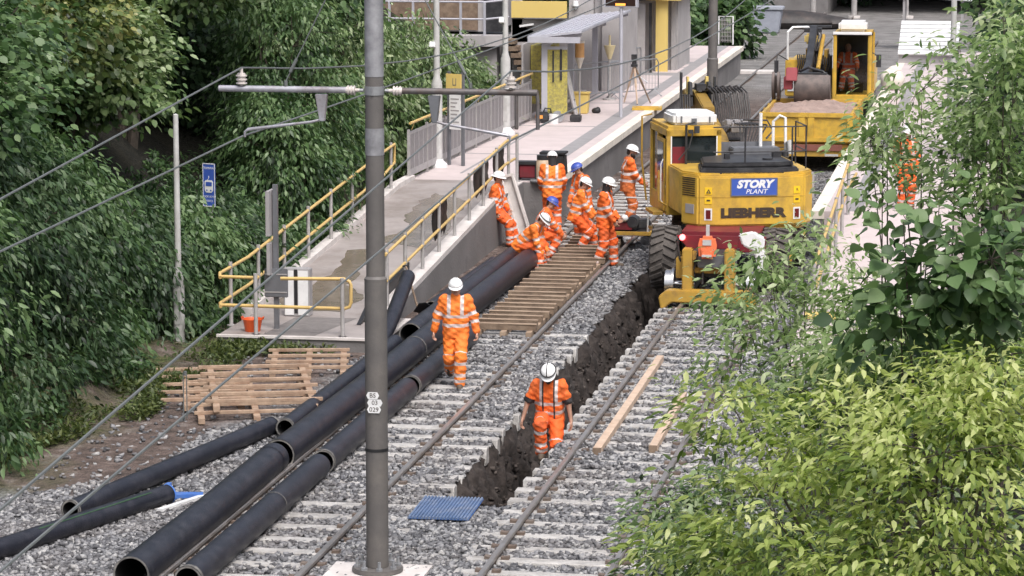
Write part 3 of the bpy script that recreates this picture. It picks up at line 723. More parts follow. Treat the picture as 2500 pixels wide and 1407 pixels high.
for nm, x, A, px, py, far, lab in (('messenger_wire', WL, (WL, MY, ZM), 0, 487, (-8.5, 68.6, ZM), 'upper overhead wire over the left track, resting on the left insulator'),
                                   ('contact_wire', WL, (WL, MY, ZC), 0, 615, (-8.7, 68.6, ZC), 'lower overhead wire over the left track, held by the left registration arm'),
                                   ('messenger_wire', WR, (WR, MY, ZM), 0, 1245, (-5.4, 68.6, ZM), 'upper overhead wire over the right track, crossing behind the near mast to the right insulator'),
                                   ('contact_wire', WR, (WR, MY, ZC), 30, 1370, (-5.3, 68.6, ZC), 'lower overhead wire over the right track, ending at the right registration arm')):
    m = nm == 'messenger_wire'
    wire(nm, [(wend(px, py, x, A, 1.6), A, -.0), (A, far, .75 if m else .08), (far, (far[0], 106, far[2]), .75 if m else .08)], .011, lab, 'overhead wires')
a = atx(447, 910, WR)
b = MB(); b.tube([(0, 0, 0), (0, 0, -.33)], .004, 5); b.tube([(.015, 0.03, 0), (.015, .03, -.33)], .004, 5); b.cyl((0, 0, -.31), (0, 0, -.34), .012, n=6); b.cyl((0.015, 0, 0.01), (.015, 0, -.02), .012, n=6)
tag(b.build('wire_dropper', M['wire'], None, loc=a), 'thin vertical dropper joining the two wires over the right track', 'wire dropper')

# ================================================================== LAMP POSTS
def lamp(loc, label, base=1.6, h=6.0, head=True, r0=.095, r1=.06, shoe=True, zb=None):
    t = thing('lamp_post', label, 'lamp post', loc, group='pale lamp posts')
    b = MB(); b.lathe([(r0, 0), (r0, base), (r0 * .95, base + .06), (r1, base + .22), (r1, base + .3), (r1 * .82, h), (.001, h + .02)], 20); b.build('post', M['lampw'], t, smooth=True)
    b = MB(); b.bx(-r0 * .5, r0 * .5, -r0 - .005, -r0 * .7, .35, .95); b.build('access_door', M['lampw'], t)
    if shoe: b = MB(); b.lathe([(r0 * 1.9, 0), (r0 * 1.9, .06), (r0 * 1.15, .16), (r0 * 1.15, .2)], 20); b.build('base_shoe', M['white'], t, smooth=True)
    if head:
        b = MB(); b.box((-.08, -.06, h * .0 + head), (.13, .2, .13), rx=-.2); b.tube([(0, 0, head), (-.06, -.03, head)], .02, 6); b.build('camera_housing', M['white'], t, bevel=.02)
    return t
p = at(438, 832, -.1); lamp((p.x, p.y, -.15), 'pale lamp post standing in the weeds left of the ramp landing', 1.05, 3.95, None, .10, .055, False)
p = at(1067, 408, PZ); lamp((p.x, p.y, PZ), 'grey lamp post with white camera nearest the ramp, in front of the fence', 1.9, 6.5, 2.85, .13, .075)
p = at(1234, 328, PZ); lamp((p.x, p.y, PZ), 'grey lamp post with white camera at the shelter end of the fence', 1.9, 6.5, 2.95, .13, .075)
p = at(1480, 215, PZ); lamp((p.x, p.y, PZ), 'thin pale lamp post at the far corner of the grey shelter', 1.2, 6, None, .12, .06)
p = at(1641, 118, PZ); lamp((p.x, p.y, PZ), 'thin pale lamp post near the far end of the left platform', 1.9, 6, None, .13, .065)
p = at(2335, 300, PZ); lamp((p.x, p.y - 6, PZ), 'grey lamp post on the right platform, seen through leaves', 1.9, 6, 2.3, .13, .075)

# ================================================================== HANDRAILS AND FENCE
def zramp(y): return .10 + max(0, min(1, (y - 50.2) / 12.8)) * .8
def handrail(name, label, rails, posts):
    o = Vector(posts[0][:3]); t = thing(name, label, "handrail", o)
    for pts in rails:
        b = MB(); b.tube([Vector(p) - o for p in pts], .03, 10); b.build('rail_tube', M['yrail'], t, smooth=True)
    for (x, y, z, h) in [(p[0], p[1], p[2], p[3] if len(p) > 3 else 1.1) for p in posts]:
        b = MB(); q = Vector((x, y, z)) - o; b.cyl(q, q + Vector((0, 0, h)), .035, n=12); b.cyl(q, q + Vector((0, 0, .02)), .075, n=12); b.build('post', M['post'], t, smooth=True)
    return t
XL = -13.36; XR = -10.96
ys = [49.0, 50.9, 52.8, 54.7, 56.6, 58.5, 60.4, 62.3]
hl = lambda x, y, h: (x, y - .02, zramp(y) + h)
handrail('ramp_handrail', 'yellow handrail on grey posts up the hedge side of the ramp',
         [[(XL + .05, 48.15, 1.05), (XL, 48.3, 1.1)] + [hl(XL, y, 1.02) for y in (50.2, 56, 61.6)], [(XL + .05, 48.15, .55), (XL, 48.3, .58)] + [hl(XL, y, .52) for y in (50.2, 56, 61.6)] + [hl(XL + .02, 62.6, .62), hl(XL + .02, 62.6, 1.02), hl(XL, 61.6, 1.02)]],
         [(XL, y, zramp(y) - .02, 1.12) for y in ys])
handrail('ramp_handrail', 'yellow handrail on grey posts up the track side of the ramp',
         [[hl(XR, y, 1.04) for y in (50.6, 56, 63.0, 64.6)], [hl(XR, y, .55) for y in (50.6, 56, 63.0, 64.2)]],
         [(XR, y, zramp(y) + .05, 1.05) for y in (50.7, 52.3, 53.9, 55.5, 57.1, 58.7, 60.3, 61.9, 63.4)] + [(XR, 64.5, .9, 1.1)])
handrail('landing_barrier', 'yellow looped barrier across the lower end of the ramp landing',
         [[(-13.3, 48.2, 1.06), (-12.7, 48.15, 1.06)], [(-12.25, 48.15, 1.06), (-11.15, 48.15, 1.08), (-11.06, 48.15, 1.04), (-11.03, 48.15, .98), (-11.03, 48.15, .68), (-11.06, 48.15, .6), (-11.15, 48.15, .57), (-13.3, 48.2, .57)]],
         [(-12.68, 48.1, .08, 1.06), (-11.17, 48.1, .08, 1.02)])
def fence(x0, y0, x1, y1, z, n, label):
    d = Vector((x1 - x0, y1 - y0, 0)); L = d.length
    t = thing('platform_fence', label, 'fence', (x0, y0, z), atan2(d.y, d.x))
    w = L / n
    for i in range(n + 1):
        b = MB(); b.bx(i * w - .03, i * w + .03, -.03, .03, -.05, 1.15); b.build('post', M['post'], t)
    for i in range(n):
        b = MB(); b.bx(i * w + .06, (i + 1) * w - .06, -.015, -.005, .18, 1.05)
        b.bx(i * w + .03, (i + 1) * w - .03, -.02, .02, 1.03, 1.09, 1); b.bx(i * w + .03, (i + 1) * w - .03, -.02, .02, .1, .25, 1)
        for k in range(1, 4): xx = i * w + k * w / 4; b.bx(xx - .008, xx + .008, -.03, -.016, .2, 1.04, 1)
        b.build('panel', [M['mesh'], M['fence']], t)
    b = MB(); b.tube([(-.1, -.06, 1.3), (L - .1, -.06, 1.3)], .032, 10)
    for i in range(n): b.tube([(i * w + .3, -.06, 1.28), (i * w + .3, -.0, 1.12)], .012, 6)
    b.build('rail_tube', M['yrail'], t, smooth=True)
    return t
fence(-13.38, 64.3, -13.05, 79.0, PZ, 8, 'grey panel fence with a yellow top rail along the back of the left platform')
# ================================================================== SIGNS ON POSTS
def sign_post(): pass
SY = 52.2
a = aty(511, 452, SY)
t = thing('tram_sign', 'tall blue tram warning sign on a grey post against the hedge', 'sign', (a.x, SY, 0), radians(-22))
b = MB(); b.bx(-.14, .14, -.012, .012, a.z - .40, a.z + .40); b.build('sign_plate', M['sblue'], t, bevel=.01)
b = MB()
for x0, x1, z0, z1 in ((-.14, .14, .385, .40), (-.14, .14, -.40, -.385), (-.14, -.128, -.385, .385), (.128, .14, -.385, .385)): b.bx(x0, x1, -.017, -.0125, a.z + z0, a.z + z1)
b.build('sign_border', M['white'], t)
b = MB()     # tram pictogram
b.prism([(-.095, -.10), (-.06, -.14), (.06, -.14), (.095, -.10), (.095, .06), (.07, .09), (-.07, .09), (-.095, .06)], 'y', -.017, -.0125)
b.tube([(-.03, -.0145, .09), (.0, -.0145, .13), (0, -.0145, .17)], .006, 6)
b.build('tram_pictogram', M['white'], t).location = (0, 0, a.z)
b = MB(); b.bx(-.07, .07, -.02, -.0172, -.02, .055); b.bx(-.06, -.03, -.02, -.0172, -.11, -.085); b.bx(.03, .06, -.02, -.0172, -.11, -.085); b.build('pictogram_windows', M['sblue'], t).location = (0, 0, a.z)
for s, z, sz in (('TRAMWAY', .31, .062), ('LOOK BOTH', -.215, .052), ('WAYS', -.295, .06)): text_mesh(s, sz, M['white'], 'sign_lettering', t, (0, -.0135, a.z + z), (pi / 2, 0, 0), .001)
b = MB(); b.cyl((0, .04, -.3), (0, .04, a.z + .38), .032, n=12); b.build('post', M['post'], t, smooth=True)
# sign seen from behind beside the landing
p = at(676, 803, .1)
t = thing('sign_post', 'grey post with the grey backs of signs, at the edge of the ramp landing', 'sign', (p.x, p.y, .1))
b = MB(); b.bx(-.04, .04, -.04, .04, -.1, 2.5); b.build('post', M['dgrey'], t)
b = MB(); b.bx(-.13, -.06, -.2, .25, 1.62, 2.4); b.bx(-.12, -.06, -.2, .1, .95, 1.5); b.build('side_sign', M['fence'], t, bevel=.008)
b = MB(); b.bx(-.19, .22, -.085, -.042, .56, 1.06); b.build('sign_back', M['dgrey'], t, bevel=.012)
b = MB(); b.bx(-.18, .21, -.092, -.0855, .95, .97); b.bx(-.18, .21, -.092, -.0855, .64, .66); b.build('stiffener', M['post'], t)
p = at(727, 768, .12)
t = thing('ramp_cabinet', 'pale cabinet with a black slot behind the landing barrier', 'cabinet', (p.x, p.y, .1))
b = MB(); b.bx(-.22, .24, -.12, .14, 0, .85); b.build('cabinet_body', M['fence'], t, bevel=.015)
b = MB(); b.bx(-.03, .03, -.127, -.121, .06, .84); b.build('black_slot', M['black'], t)
b = MB(); b.bx(-.2, -.04, -.126, -.121, .03, .82); b.bx(.04, .22, -.126, -.121, .03, .82); b.build('door_panel', M['white'], t)
p = at(617, 806, .12)
t = thing('orange_tub', 'orange flexible tub standing on the corner of the ramp landing', 'tub', (p.x, p.y, .1))
b = MB(); b.lathe([(.001, .012), (.125, 0.0), (.13, .01), (.165, .2), (.175, .215), (.165, .222), (.15, .2), (.118, .025), (.001, .02)], 24); b.build('tub_body', mat('tub_orange', (.8, .12, .025), .45), t, smooth=True)
for s in (-1, 1): b = MB(); b.tube([(s * .165, -.05, .2), (s * .185, -.04, .245), (s * .185, .04, .245), (s * .165, .05, .2)], .012, 8); b.build('handle', mat('tub_orange', (.8, .12, .025), .45), t, smooth=True)
# dark sheets and a strip standing in for shade along the track-side handrail
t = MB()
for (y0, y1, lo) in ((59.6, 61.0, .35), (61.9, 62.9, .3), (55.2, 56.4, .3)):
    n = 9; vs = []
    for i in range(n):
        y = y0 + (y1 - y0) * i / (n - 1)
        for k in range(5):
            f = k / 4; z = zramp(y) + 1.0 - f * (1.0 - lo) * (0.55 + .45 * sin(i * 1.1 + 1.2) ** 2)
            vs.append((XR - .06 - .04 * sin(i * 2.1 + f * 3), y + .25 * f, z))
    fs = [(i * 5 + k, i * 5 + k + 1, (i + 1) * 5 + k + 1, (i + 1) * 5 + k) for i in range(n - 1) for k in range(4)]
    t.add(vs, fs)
    o = t.build('black_sheet_shade', M['tarp_shade'], None, smooth=True); t = MB()
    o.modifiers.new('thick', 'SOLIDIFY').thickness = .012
    tag(o, {59.6: 'large dark sheet standing in for shade at the track-side handrail', 61.9: 'small dark sheet standing in for shade at the handrail beside the white brimmed hard hat', 55.2: 'low dark sheet standing in for shade at the handrail just right of the near mast'}[y0], 'sheet', 'dark shade sheets on the handrail')
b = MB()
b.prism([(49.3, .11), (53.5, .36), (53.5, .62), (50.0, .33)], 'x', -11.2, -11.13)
tag(b.build('shade_strip', M['black'], None), 'black strip standing in for shade along the ramp kerb at the landing', 'strip')  # strip added as the shade along the kerb
p = at(1045, 690, .1)
t = thing('shovel', 'shovel leaning against the ramp wall behind the walking man', 'shovel', (-10.72, 51.2, GZ))
b = MB(); b.tube([(.35, -.5, .22), (-.06, .3, .95)], .02, 8); b.build('shaft', M['woodd'], t)
b = MB(); b.prism([(-.12, 0), (.12, 0), (.10, -.3), (0, -.36), (-.10, -.3)], 'z', 0, .012); o = b.build('blade', M['black'], t); o.location = (.36, -.52, .24); o.rotation_euler = (-.7, .2, .4)
b = MB(); b.tube([(-.12, .3, .95), (-.0, .3, .97)], .018, 8); b.build('grip', M['black'], t)

# platform name board / timetable
def board(px, py, y, label, name, yel):
    a = aty(px, py, y)
    t = thing(name, label, 'sign', (a.x, y, PZ), radians(-25))
    for s in (-1, 1): b = MB(); b.bx(s * .2 - .035, s * .2 + .035, -.03, .03, 0, a.z - PZ + .35); b.build('post', M['dgrey'], t)
    b = MB(); b.bx(-.25, .19, -.06, -.032, a.z - PZ - .1, a.z - PZ + .3); b.build('yellow_header', M['ypan'], t, bevel=.006)
    b = MB(); b.bx(-.16, .16, -.045, -.03, a.z - PZ - 1.0, a.z - PZ - .15); b.build('notice', M['white'], t)
    b = MB()
    for k in range(7): b.bx(-.12, .12 - .05 * (k % 3), -.05, -.046, a.z - PZ - .3 - k * .09, a.z - PZ - .27 - k * .09)
    b.build('notice_lines', M['fence'], t)
    b = MB(); b.bx(-.05, -.035, -.064, -.0605, a.z - PZ + .03, a.z - PZ + .2); b.bx(.035, .05, -.064, -.0605, a.z - PZ + .03, a.z - PZ + .2); b.bx(-.035, .035, -.064, -.0605, a.z - PZ + .03, a.z - PZ + .05); b.build('header_mark', M['dgrey'], t)
board(1113, 212, 67.6, 'yellow-headed information sign with white notice beside the fence', 'information_sign', True)

# ================================================================== SHELTERS, BUILDING AT THE BACK
def shelter():
    t = thing('platform_shelter', 'grey open-fronted shelter with yellow end panel on the left platform', 'shelter', (-12.6, 78.6, PZ))
    L = 9.6
    for y in (0, 4.8, L):
        b = MB(); b.bx(-.08, .08, y - .06, y + .06, 0, 2.2); b.build('column', M['shelt'], t, bevel=.01)
        b = MB(); b.prism([(-.08, 2.2), (-.08, 2.02), (.1, 2.02), (.28, 2.22), (1.0, 2.34), (1.0, 2.44), (-.36, 2.26), (-.36, 2.2)], 'y', y - .04, y + .04); b.build('roof_bracket', M['shelt'], t)
    b = MB()
    b.prism([(-.42, 2.28), (1.05, 2.45), (1.05, 2.51), (-.42, 2.34)], 'y', -.35, L + .3)
    for k in range(8): x = -.38 + k * .2; b.bx(x - .01, x + .01, -.34, L + .28, 2.338 + .1156 * (x + .42), 2.365 + .1156 * (x + .42))
    b.build('roof', M['shelt'], t)
    b = MB(); b.bx(-.40, 1.02, -.39, -.352, 2.18, 2.34); b.build('fascia', M['shelt'], t)
    b = MB(); b.bx(.08, .62, -.02, .02, .25, 2.0); b.build('yellow_end_panel', M['yspeck'], t)
    b = MB(); b.bx(.22, .26, -.05, -.022, 1.1, 1.95); b.bx(.42, .48, -.05, -.022, 1.15, 2.0); b.build('panel_mullion', M['dark'], t)
    b = MB(); b.bx(-.65, -.6, .1, L, .1, 2.1); b.build('back_wall', M['bldg'], t)
    b = MB(); b.bx(.06, .3, .3, 5.8, .35, .42); b.build('seat_ledge', M['fence'], t)
    b = MB(); b.bx(-.58, -.2, 1.2, 2.3, .4, 2.0); b.bx(-.58, -.2, 3.0, 3.9, 0, 1.9); b.build('yellow_back_panel', M['yspeck'], t)
    b = MB(); b.bx(.08, .62, -.05, -.0, 1.98, 2.06); b.build('lintel', M['shelt'], t)
shelter()
def ticket_shelter():
    t = thing('ticket_shelter', 'farther shelter with yellow columns beyond the blue bin', 'shelter', (-12.9, 95.5, PZ))
    for x0, x1, y, m_ in ((-.15, .05, 0, 'shelt'), (.1, .5, .1, 'yspeck'), (.55, .85, .3, 'bldg'), (.9, 1.0, 1, 'dark'), (1.05, 1.45, 1.6, 'ypan'), (1.5, 1.65, 2.2, 'fence')):
        b = MB(); b.bx(x0, x1, y, y + .12, 0, 2.3 if m_ != 'ypan' else 2.35); b.build('column', M[m_], t)
    b = MB(); b.bx(-.2, 1.7, 2.4, 6, .0, 2.3); b.build('back_wall', M['bldg'], t)
    b = MB(); b.bx(.75, 1.9, 1.4, 7, 2.36, 2.5); b.build('yellow_beam', M['ypan'], t)
    b = MB(); b.bx(-.4, 1.3, -.2, 6.5, 2.52, 2.62); b.build('roof', M['shelt'], t)
ticket_shelter()
a = aty(1517, 0, 80.5)
t = thing('departure_board', 'dark electronic departure board with an orange lit line, hung above the platform', 'display', (a.x, 80.5, 0), radians(-8))
b = MB(); b.bx(-.48, .48, -.08, .08, a.z - .2, a.z + .35); b.build('casing', M['shelt'], t, bevel=.01)
b = MB(); b.bx(-.42, .42, -.092, -.0805, a.z - .16, a.z + .28); b.build('screen', mat('screen_dark', (.03, .015, .012), .3), t)
b = MB(); b.bx(-.14, .14, -.097, -.0925, a.z - .155, a.z - .09); b.build('lit_line', mat('lit_orange', (.9, .3, .05), .4, emit=((1, .3, .05), 1.2)), t)
b = MB(); b.cyl((0, 0, PZ), (0, 0, a.z - .19), .05, n=12); b.cyl((.0, 0, a.z + .34), (0, 0, a.z + .9), .05, n=12); b.build('hanger_post', M['shelt'], t, smooth=True)

def building():
    Y = 88.0
    t = thing('stair_tower', 'pale concrete stair building with balcony behind the left platform', 'building', (-15, Y, 0))
    P = lambda px, py, y=Y: aty(px, py, y) - Vector((-15, Y, 0))
    # landing slab and balcony
    a, c = P(1060, 90), P(1232, 66)
    b = MB(); b.prism([(a.x - 3, .1), (c.x - .6, .1), (c.x, .55), (c.x, .9), (a.x - 3, .9)], 'z', 2.28, 2.6); b.bx(a.x - 3, c.x - .35, .6, 7, 0, 2.28)
    b.build('balcony_slab', M['bldg'], t)
    b = MB(); b.bx(-5.5, c.x - .8, 2.2, 7, 2.6, 7.5); b.build('wall', M['bldg'], t)
    b = MB(); d0, d1 = P(1143, 60), P(1188, 0); b.bx(d0.x + .1, d1.x + .1, 2.1, 2.19, 2.6, 4.6); b.build('doorway', M['dark'], t)
    b = MB(); b.bx(-5.2, d0.x - .1, 2.12, 2.19, 2.65, 3.7); b.build('timber_panel', M['woodd'], t)
    b = MB(); x0 = a.x - 2.9; x1 = c.x - .05
    for z in (3.62, 3.1): b.tube([(x0, .2, z), (x1 - .6, .2, z), (x1 + .05, .75, z + .05)], .03, 8)
    for i in range(7): x = x0 + (x1 - .6 - x0) * i / 6; b.bx(x - .035, x + .035, .17, .23, 2.6, 3.62)
    b.build('balcony_railing', M['shelt'], t)
    # descending stair with sloping parapets
    s0, s1 = P(1238, 0), P(1330, 235)
    b = MB(); b.prism([(s0.x, s0.z + .3), (s0.x + .35, s0.z - .2), (P(1262, 68).x, P(1262, 68).z), (P(1290, 80).x, P(1290, 80).z), (P(1312, 140).x, P(1312, 140).z), (P(1330, 150).x, P(1330, 150).z), (s1.x, .8), (P(1240, 230).x, .8), (P(1236, 90).x, P(1236, 90).z)], 'y', .9, 1.2)
    b.build('stair_parapet', M['bldg'], t)
    b = MB()
    for k in range(9):
        u = k / 8; q = P(1236, 100).lerp(P(1300, 235), u); b.bx(q.x - .12, q.x + .2, .3, .88, q.z - .12, q.z + .02)
    b.build('stair_flight', M['woodd'], t)
    b = MB(); q0, q1 = P(1262, 68), P(1288, 78); b.box(((q0.x + q1.x) / 2, .98, q0.z + .03), (q1.x - q0.x + .1, .5, .06), ry=-.15); b.build('parapet_coping', M['white'], t)
    y0, y1 = P(1238, 6), P(1374, 48)
    b = MB(); b.bx(y0.x, y1.x, .75, .85, y1.z, y0.z); b.build('yellow_panel', M['ypan'], t)
    b = MB(); b.bx(y0.x, y1.x + .1, .9, 4, y1.z - .75, y1.z - .05); b.bx(y0.x - .2, y1.x, 1.3, 5, 0.8, y1.z - .7); b.build('recess_wall', M['concd'], t)
    c0, c1 = P(1377, 0), P(1482, 0)
    b = MB(); b.bx(c0.x, c0.x + .75, 1.0, 4.5, 0, 9); b.build('wall_pier', M['bldg'], t)
    b = MB(); b.bx(c0.x + .76, c0.x + 1.0, 1.25, 4.4, 0, 9); b.build('wall_recess', M['fence'], t)
    b = MB(); b.bx(c0.x + 1.02, c1.x + .35, 1.0, 4.5, 0, 9); b.build('wall_pier', M['bldg'], t)
    q = P(1394, 15); b = MB(); b.lathe([(.1, -.05), (.08, .1), (.001, .11)], 12, 0, Matrix.Translation((q.x, .93, q.z))); b.bx(q.x - .025, q.x + .025, .92, 1.0, q.z - .15, q.z); b.build('wall_lamp', M['white'], t, smooth=True)
building()

# ================================================================== THINGS STANDING ON THE LEFT PLATFORM
def barrier(px, py, label, rz, L=2.0):
    p = at(px, py, PZ)
    t = thing('crowd_barrier', label, 'barrier', (p.x, p.y, PZ), rz, 'steel crowd barriers')
    b = MB(); b.tube([(0, 0, .2), (0, 0, 1.0), (.08, 0, 1.1), (L - .08, 0, 1.1), (L, 0, 1.0), (L, 0, .2), (0, 0, .2)], .02, 8); b.build('frame', M['steel'], t, smooth=True)
    b = MB()
    for k in range(1, 16): b.cyl((k * L / 16, 0, .2), (k * L / 16, 0, 1.1), .007, n=5)
    b.build('bars', M['steel'], t)
    for x in (.2, L - .2): b = MB(); b.tube([(x, -.3, .01), (x, 0, .2), (x, .3, .01)], .018, 6); b.build('foot', M['steel'], t)
barrier(1400, 250, 'steel crowd barrier standing in front of the grey shelter', 1.0, 2.2)
barrier(1485, 245, 'steel crowd barrier near the blue bin and the surveying tripod', 1.0, 2.3)
barrier(1500, 215, 'steel crowd barrier just behind the surveying tripod', 1.35, 2.4)
p = at(1557, 255, PZ)
t = thing('surveying_tripod', 'orange wooden surveying tripod standing near the platform edge', 'tripod', (p.x, p.y, PZ))
top = Vector((-.12, .1, 1.12))
for q in ((.02, -.25, 0), (.35, .25, 0), (-.45, .35, 0)):
    q = Vector(q)
    b = MB(); b.tube([top, top.lerp(q, .55)], .035, 6); b.tube([top.lerp(q, .5), q.lerp(top, .03)], .025, 6); b.tube([q.lerp(top, .06), q], [.02, .005], 6, 1); b.build('leg', [M['baulk'] if q.x < .2 else M['woodd'], M['dark']], t)
b = MB(); b.cyl(top - Vector((0, 0, .04)), top + Vector((0, 0, .03)), .1, n=14); b.cyl(top + Vector((0, 0, .03)), top + Vector((0, 0, .2)), .07, .05, n=10); b.box(top + Vector((0, -.02, .24)), (.15, .17, .15)); b.build('instrument', M['dark'], t)
p = at(1580, 268, PZ)
t = thing('yellow_frame_tray', 'flat yellow tray lying on the platform edge below the tripod', 'tray', (p.x, p.y, PZ + .006), .1)
b = MB()
for x0, x1, y0, y1 in ((-.42, .42, -.3, -.2), (-.42, .42, .2, .3), (-.42, -.32, -.2, .2), (.32, .42, -.2, .2)): b.bx(x0, x1, y0, y1, 0, .07)
b.build('frame', M['cey'], t); b = MB(); b.bx(-.33, .33, -.21, .21, .005, .02); b.build('tray_floor', M['ypan'], t)
p = at(1418, 277, PZ)
t = thing('yellow_bin', 'yellow plastic bin on the platform beside the white lath', 'bin', (p.x, p.y, PZ))
b = MB(); b.prism([(-.2, 0), (.2, 0), (.24, .55), (-.24, .55)], 'y', -.17, .17); b.build('bin_body', M['ypan'], t, bevel=.02)
b = MB(); b.bx(-.26, .26, -.19, .19, .55, .6); b.build('lid', M['ypan'], t, bevel=.015)
o = MB().ball((0, 0, .07), (.13, .1, .09)).ball((.05, 0, .1), (.07, .07, .08)).build('black_bag', M['black'], None, smooth=True, loc=(p.x + .42, p.y + .1, PZ)); tag(o, 'small black bag on the ground right of the yellow bin', 'bag')
p = at(1404, 280, PZ)
t = thing('white_lath', 'white lath leaning beside the yellow bin', 'lath', (p.x, p.y, PZ))
b = MB(); b.box((-.12, .1, .62), (.12, .04, 1.25), ry=-.2, rx=.1); b.build('board', M['white'], t, bevel=.005); b = MB(); b.box((-.07, .08, .4), (.124, .045, .02), ry=-.2, rx=.1); b.build('dark_joint', M['dgrey'], t)
p = at(1524, 190, PZ)
t = thing('blue_bin', 'blue wheeled bin beyond the tripod on the left platform', 'bin', (p.x, p.y, PZ))
b = MB(); b.prism([(-.24, .08), (.24, .08), (.3, 1.0), (-.3, 1.0)], 'y', -.28, .28); b.build('bin_body', mat('bin_blue', (.10, .22, .45), .5), t, bevel=.02)
b = MB(); b.bx(-.32, .32, -.33, .3, 1.0, 1.28); b.build('lid', M['blue'], t, bevel=.03)
b = MB(); b.cyl((-.26, .22, .1), (-.2, .22, .1), .1, n=14); b.cyl((.2, .22, .1), (.26, .22, .1), .1, n=14); b.build('wheels', M['black'], t)
# tools at the shelter post
p = at(1350, 300, PZ)
t = thing('disc_cutter', 'orange and black disc cutter on the platform at the shelter post', 'power tool', (p.x - .15, p.y - .1, PZ), .3)
b = MB(); b.bx(-.25, .05, -.1, .1, .05, .3); b.build('engine', M['dark'], t, bevel=.03)
b = MB(); b.bx(-.3, -.1, -.12, .12, .1, .25); b.build('cover', mat('tool_orange', (.75, .3, .06), .5), t, bevel=.03)
b = MB(); b.cyl((.3, -.02, .17), (.3, .02, .17), .16, n=20); b.box((.1, 0, .2), (.4, .06, .06)); b.build('blade_arm', M['steel'], t)
b = MB(); b.tube([(-.1, 0, .3), (-.05, 0, .4), (.1, 0, .38), (.12, 0, .25)], .02, 8); b.build('handle', M['black'], t)
t = thing('upright_breaker', 'dark upright hand tool leaning at the shelter post', 'power tool', (p.x + .12, p.y + .25, PZ))
b = MB(); b.tube([(-.15, 0, .02), (-.1, 0, .9), (-.02, 0, 1.2), (.15, 0, 1.25), (.2, 0, 1.1)], .035, 8); b.build('handle', M['dark'], t, smooth=True)
b = MB(); b.tube([(.2, .05, 1.2), (.42, .1, .3), (.5, .1, .02)], .05, 8); b.build('shaft', M['fence'], t, smooth=True); b = MB(); b.bx(.3, .6, 0, .25, 0, .2); b.build('foot', M['dark'], t, bevel=.03)
t = thing('paint_tin', 'white tin beside the disc cutter on the platform', 'tin', (p.x + .05, p.y - .2, PZ))
b = MB(); b.lathe([(.001, 0), (.13, 0), (.13, .22), (.14, .23), (.13, .24), (.001, .235)], 18); b.build('tin_body', M['white'], t, smooth=True); b = MB(); b.tube([(-.13, 0, .2), (-.1, -.1, .28), (.1, -.1, .28), (.13, 0, .2)], .006, 6); b.build('handle', M['steel'], t)
p = at(1412, 150, PZ)
t = thing('orange_lantern', 'orange and cream lantern on a pole beside the shelter', 'lantern', (-12.0, 81.0, PZ))
b = MB(); b.cyl((0, 0, 0), (0, 0, 1.35), .025, n=8); b.build('pole', M['post'], t)
b = MB(); b.cyl((0, 0, 1.6), (0, 0, 2.0), .13, n=16); b.build('orange_body', mat('lantern_orange', (.62, .34, .14), .5), t, smooth=True)
b = MB(); b.cyl((0, 0, 2.0), (0, 0, 2.06), .145, n=16); b.cyl((0, 0, 1.3), (0, 0, 1.6), .03, .13, n=16); b.each('cream_cap', M['cream'], t, smooth=True)
t = thing('yellow_hopper', 'small cream hopper on a stand in front of the shelter wall', 'hopper', (-11.85, 86.0, PZ))
b = MB(); b.cyl((0, 0, 1.2), (0, 0, 1.6), .05, .18, n=14); b.cyl((0, 0, 1.6), (0, 0, 1.9), .03, n=8); b.build('funnel', mat('hopper_cream', (.7, .6, .36), .5), t, smooth=True); b = MB(); b.cyl((0, 0, 0), (0, 0, 1.2), .04, n=8); b.cyl((0, 0, 0), (0, 0, .05), .2, n=12); b.build('stand', M['post'], t)
# equipment at the near end of the platform
t = thing('generator', 'red generator at the near end of the platform, behind the white brimmed hat', 'generator', (-10.78, 64.95, PZ))
b = MB(); b.bx(-.2, .2, -.15, .15, .05, .35); b.build('engine_box', M['red'], t, bevel=.03); b = MB(); b.bx(-.24, .24, -.18, .18, .36, .42); b.bx(-.22, -.18, -.17, .17, 0, .4); b.bx(.18, .22, -.17, .17, 0, .4); b.build('frame', M['black'], t)
t = thing('water_canister', 'sand-coloured canister with black cap beside the red generator', 'canister', (-10.42, 64.85, PZ))
b = MB(); b.lathe([(.001, 0), (.16, 0), (.17, .03), (.17, .38), (.14, .44), (.001, .45)], 20); b.build('canister_body', M['sand'], t, smooth=True); b = MB(); b.cyl((0, 0, .44), (0, 0, .54), .15, n=16); b.build('cap', M['black'], t, smooth=True)
b = MB(); b.cyl((0, 0, -.03), (0, 0, 0.0), .3, n=20); o = b.build('cable_drum_lid', M['steel'], None, smooth=True, loc=(-10.4, 64.7, PZ + .032)); 
tag(o, 'flat grey round lid under the sand-coloured canister', 'lid')
bpy.data.objects[bpy.data.objects.find('water_canister')].location.z = PZ + .035
t = thing('black_crate', 'black equipment case standing behind the sand-coloured canister', 'case', (-10.35, 65.9, PZ))
b = MB(); b.prism([(-.3, 0), (.3, 0), (.27, .5), (-.27, .5)], 'y', -.2, .2); b.build('case_body', M['black'], t, bevel=.04); b = MB(); b.bx(-.3, .3, -.22, .22, .5, .55); b.build('lid', M['black'], t, bevel=.01)
B0 = Vector((-10.42, 62.5, GZ + .02)); T0 = Vector((-10.86, 62.5, 1.28))
t = thing('cable_trough', 'long pale concrete cable trough leaning upright against the platform end', 'trough', B0); t.rotation_euler = (radians(-4), -atan2(B0.x - T0.x, T0.z - B0.z), 0)
b = MB(); b.prism([(-.16, 0), (.16, 0), (.16, -.12), (.10, -.12), (.10, -.04), (-.10, -.04), (-.10, -.12), (-.16, -.12)], 'z', 0, (T0 - B0).length); b.build('trough_body', M['concw'], t, bevel=.008, seg=1)
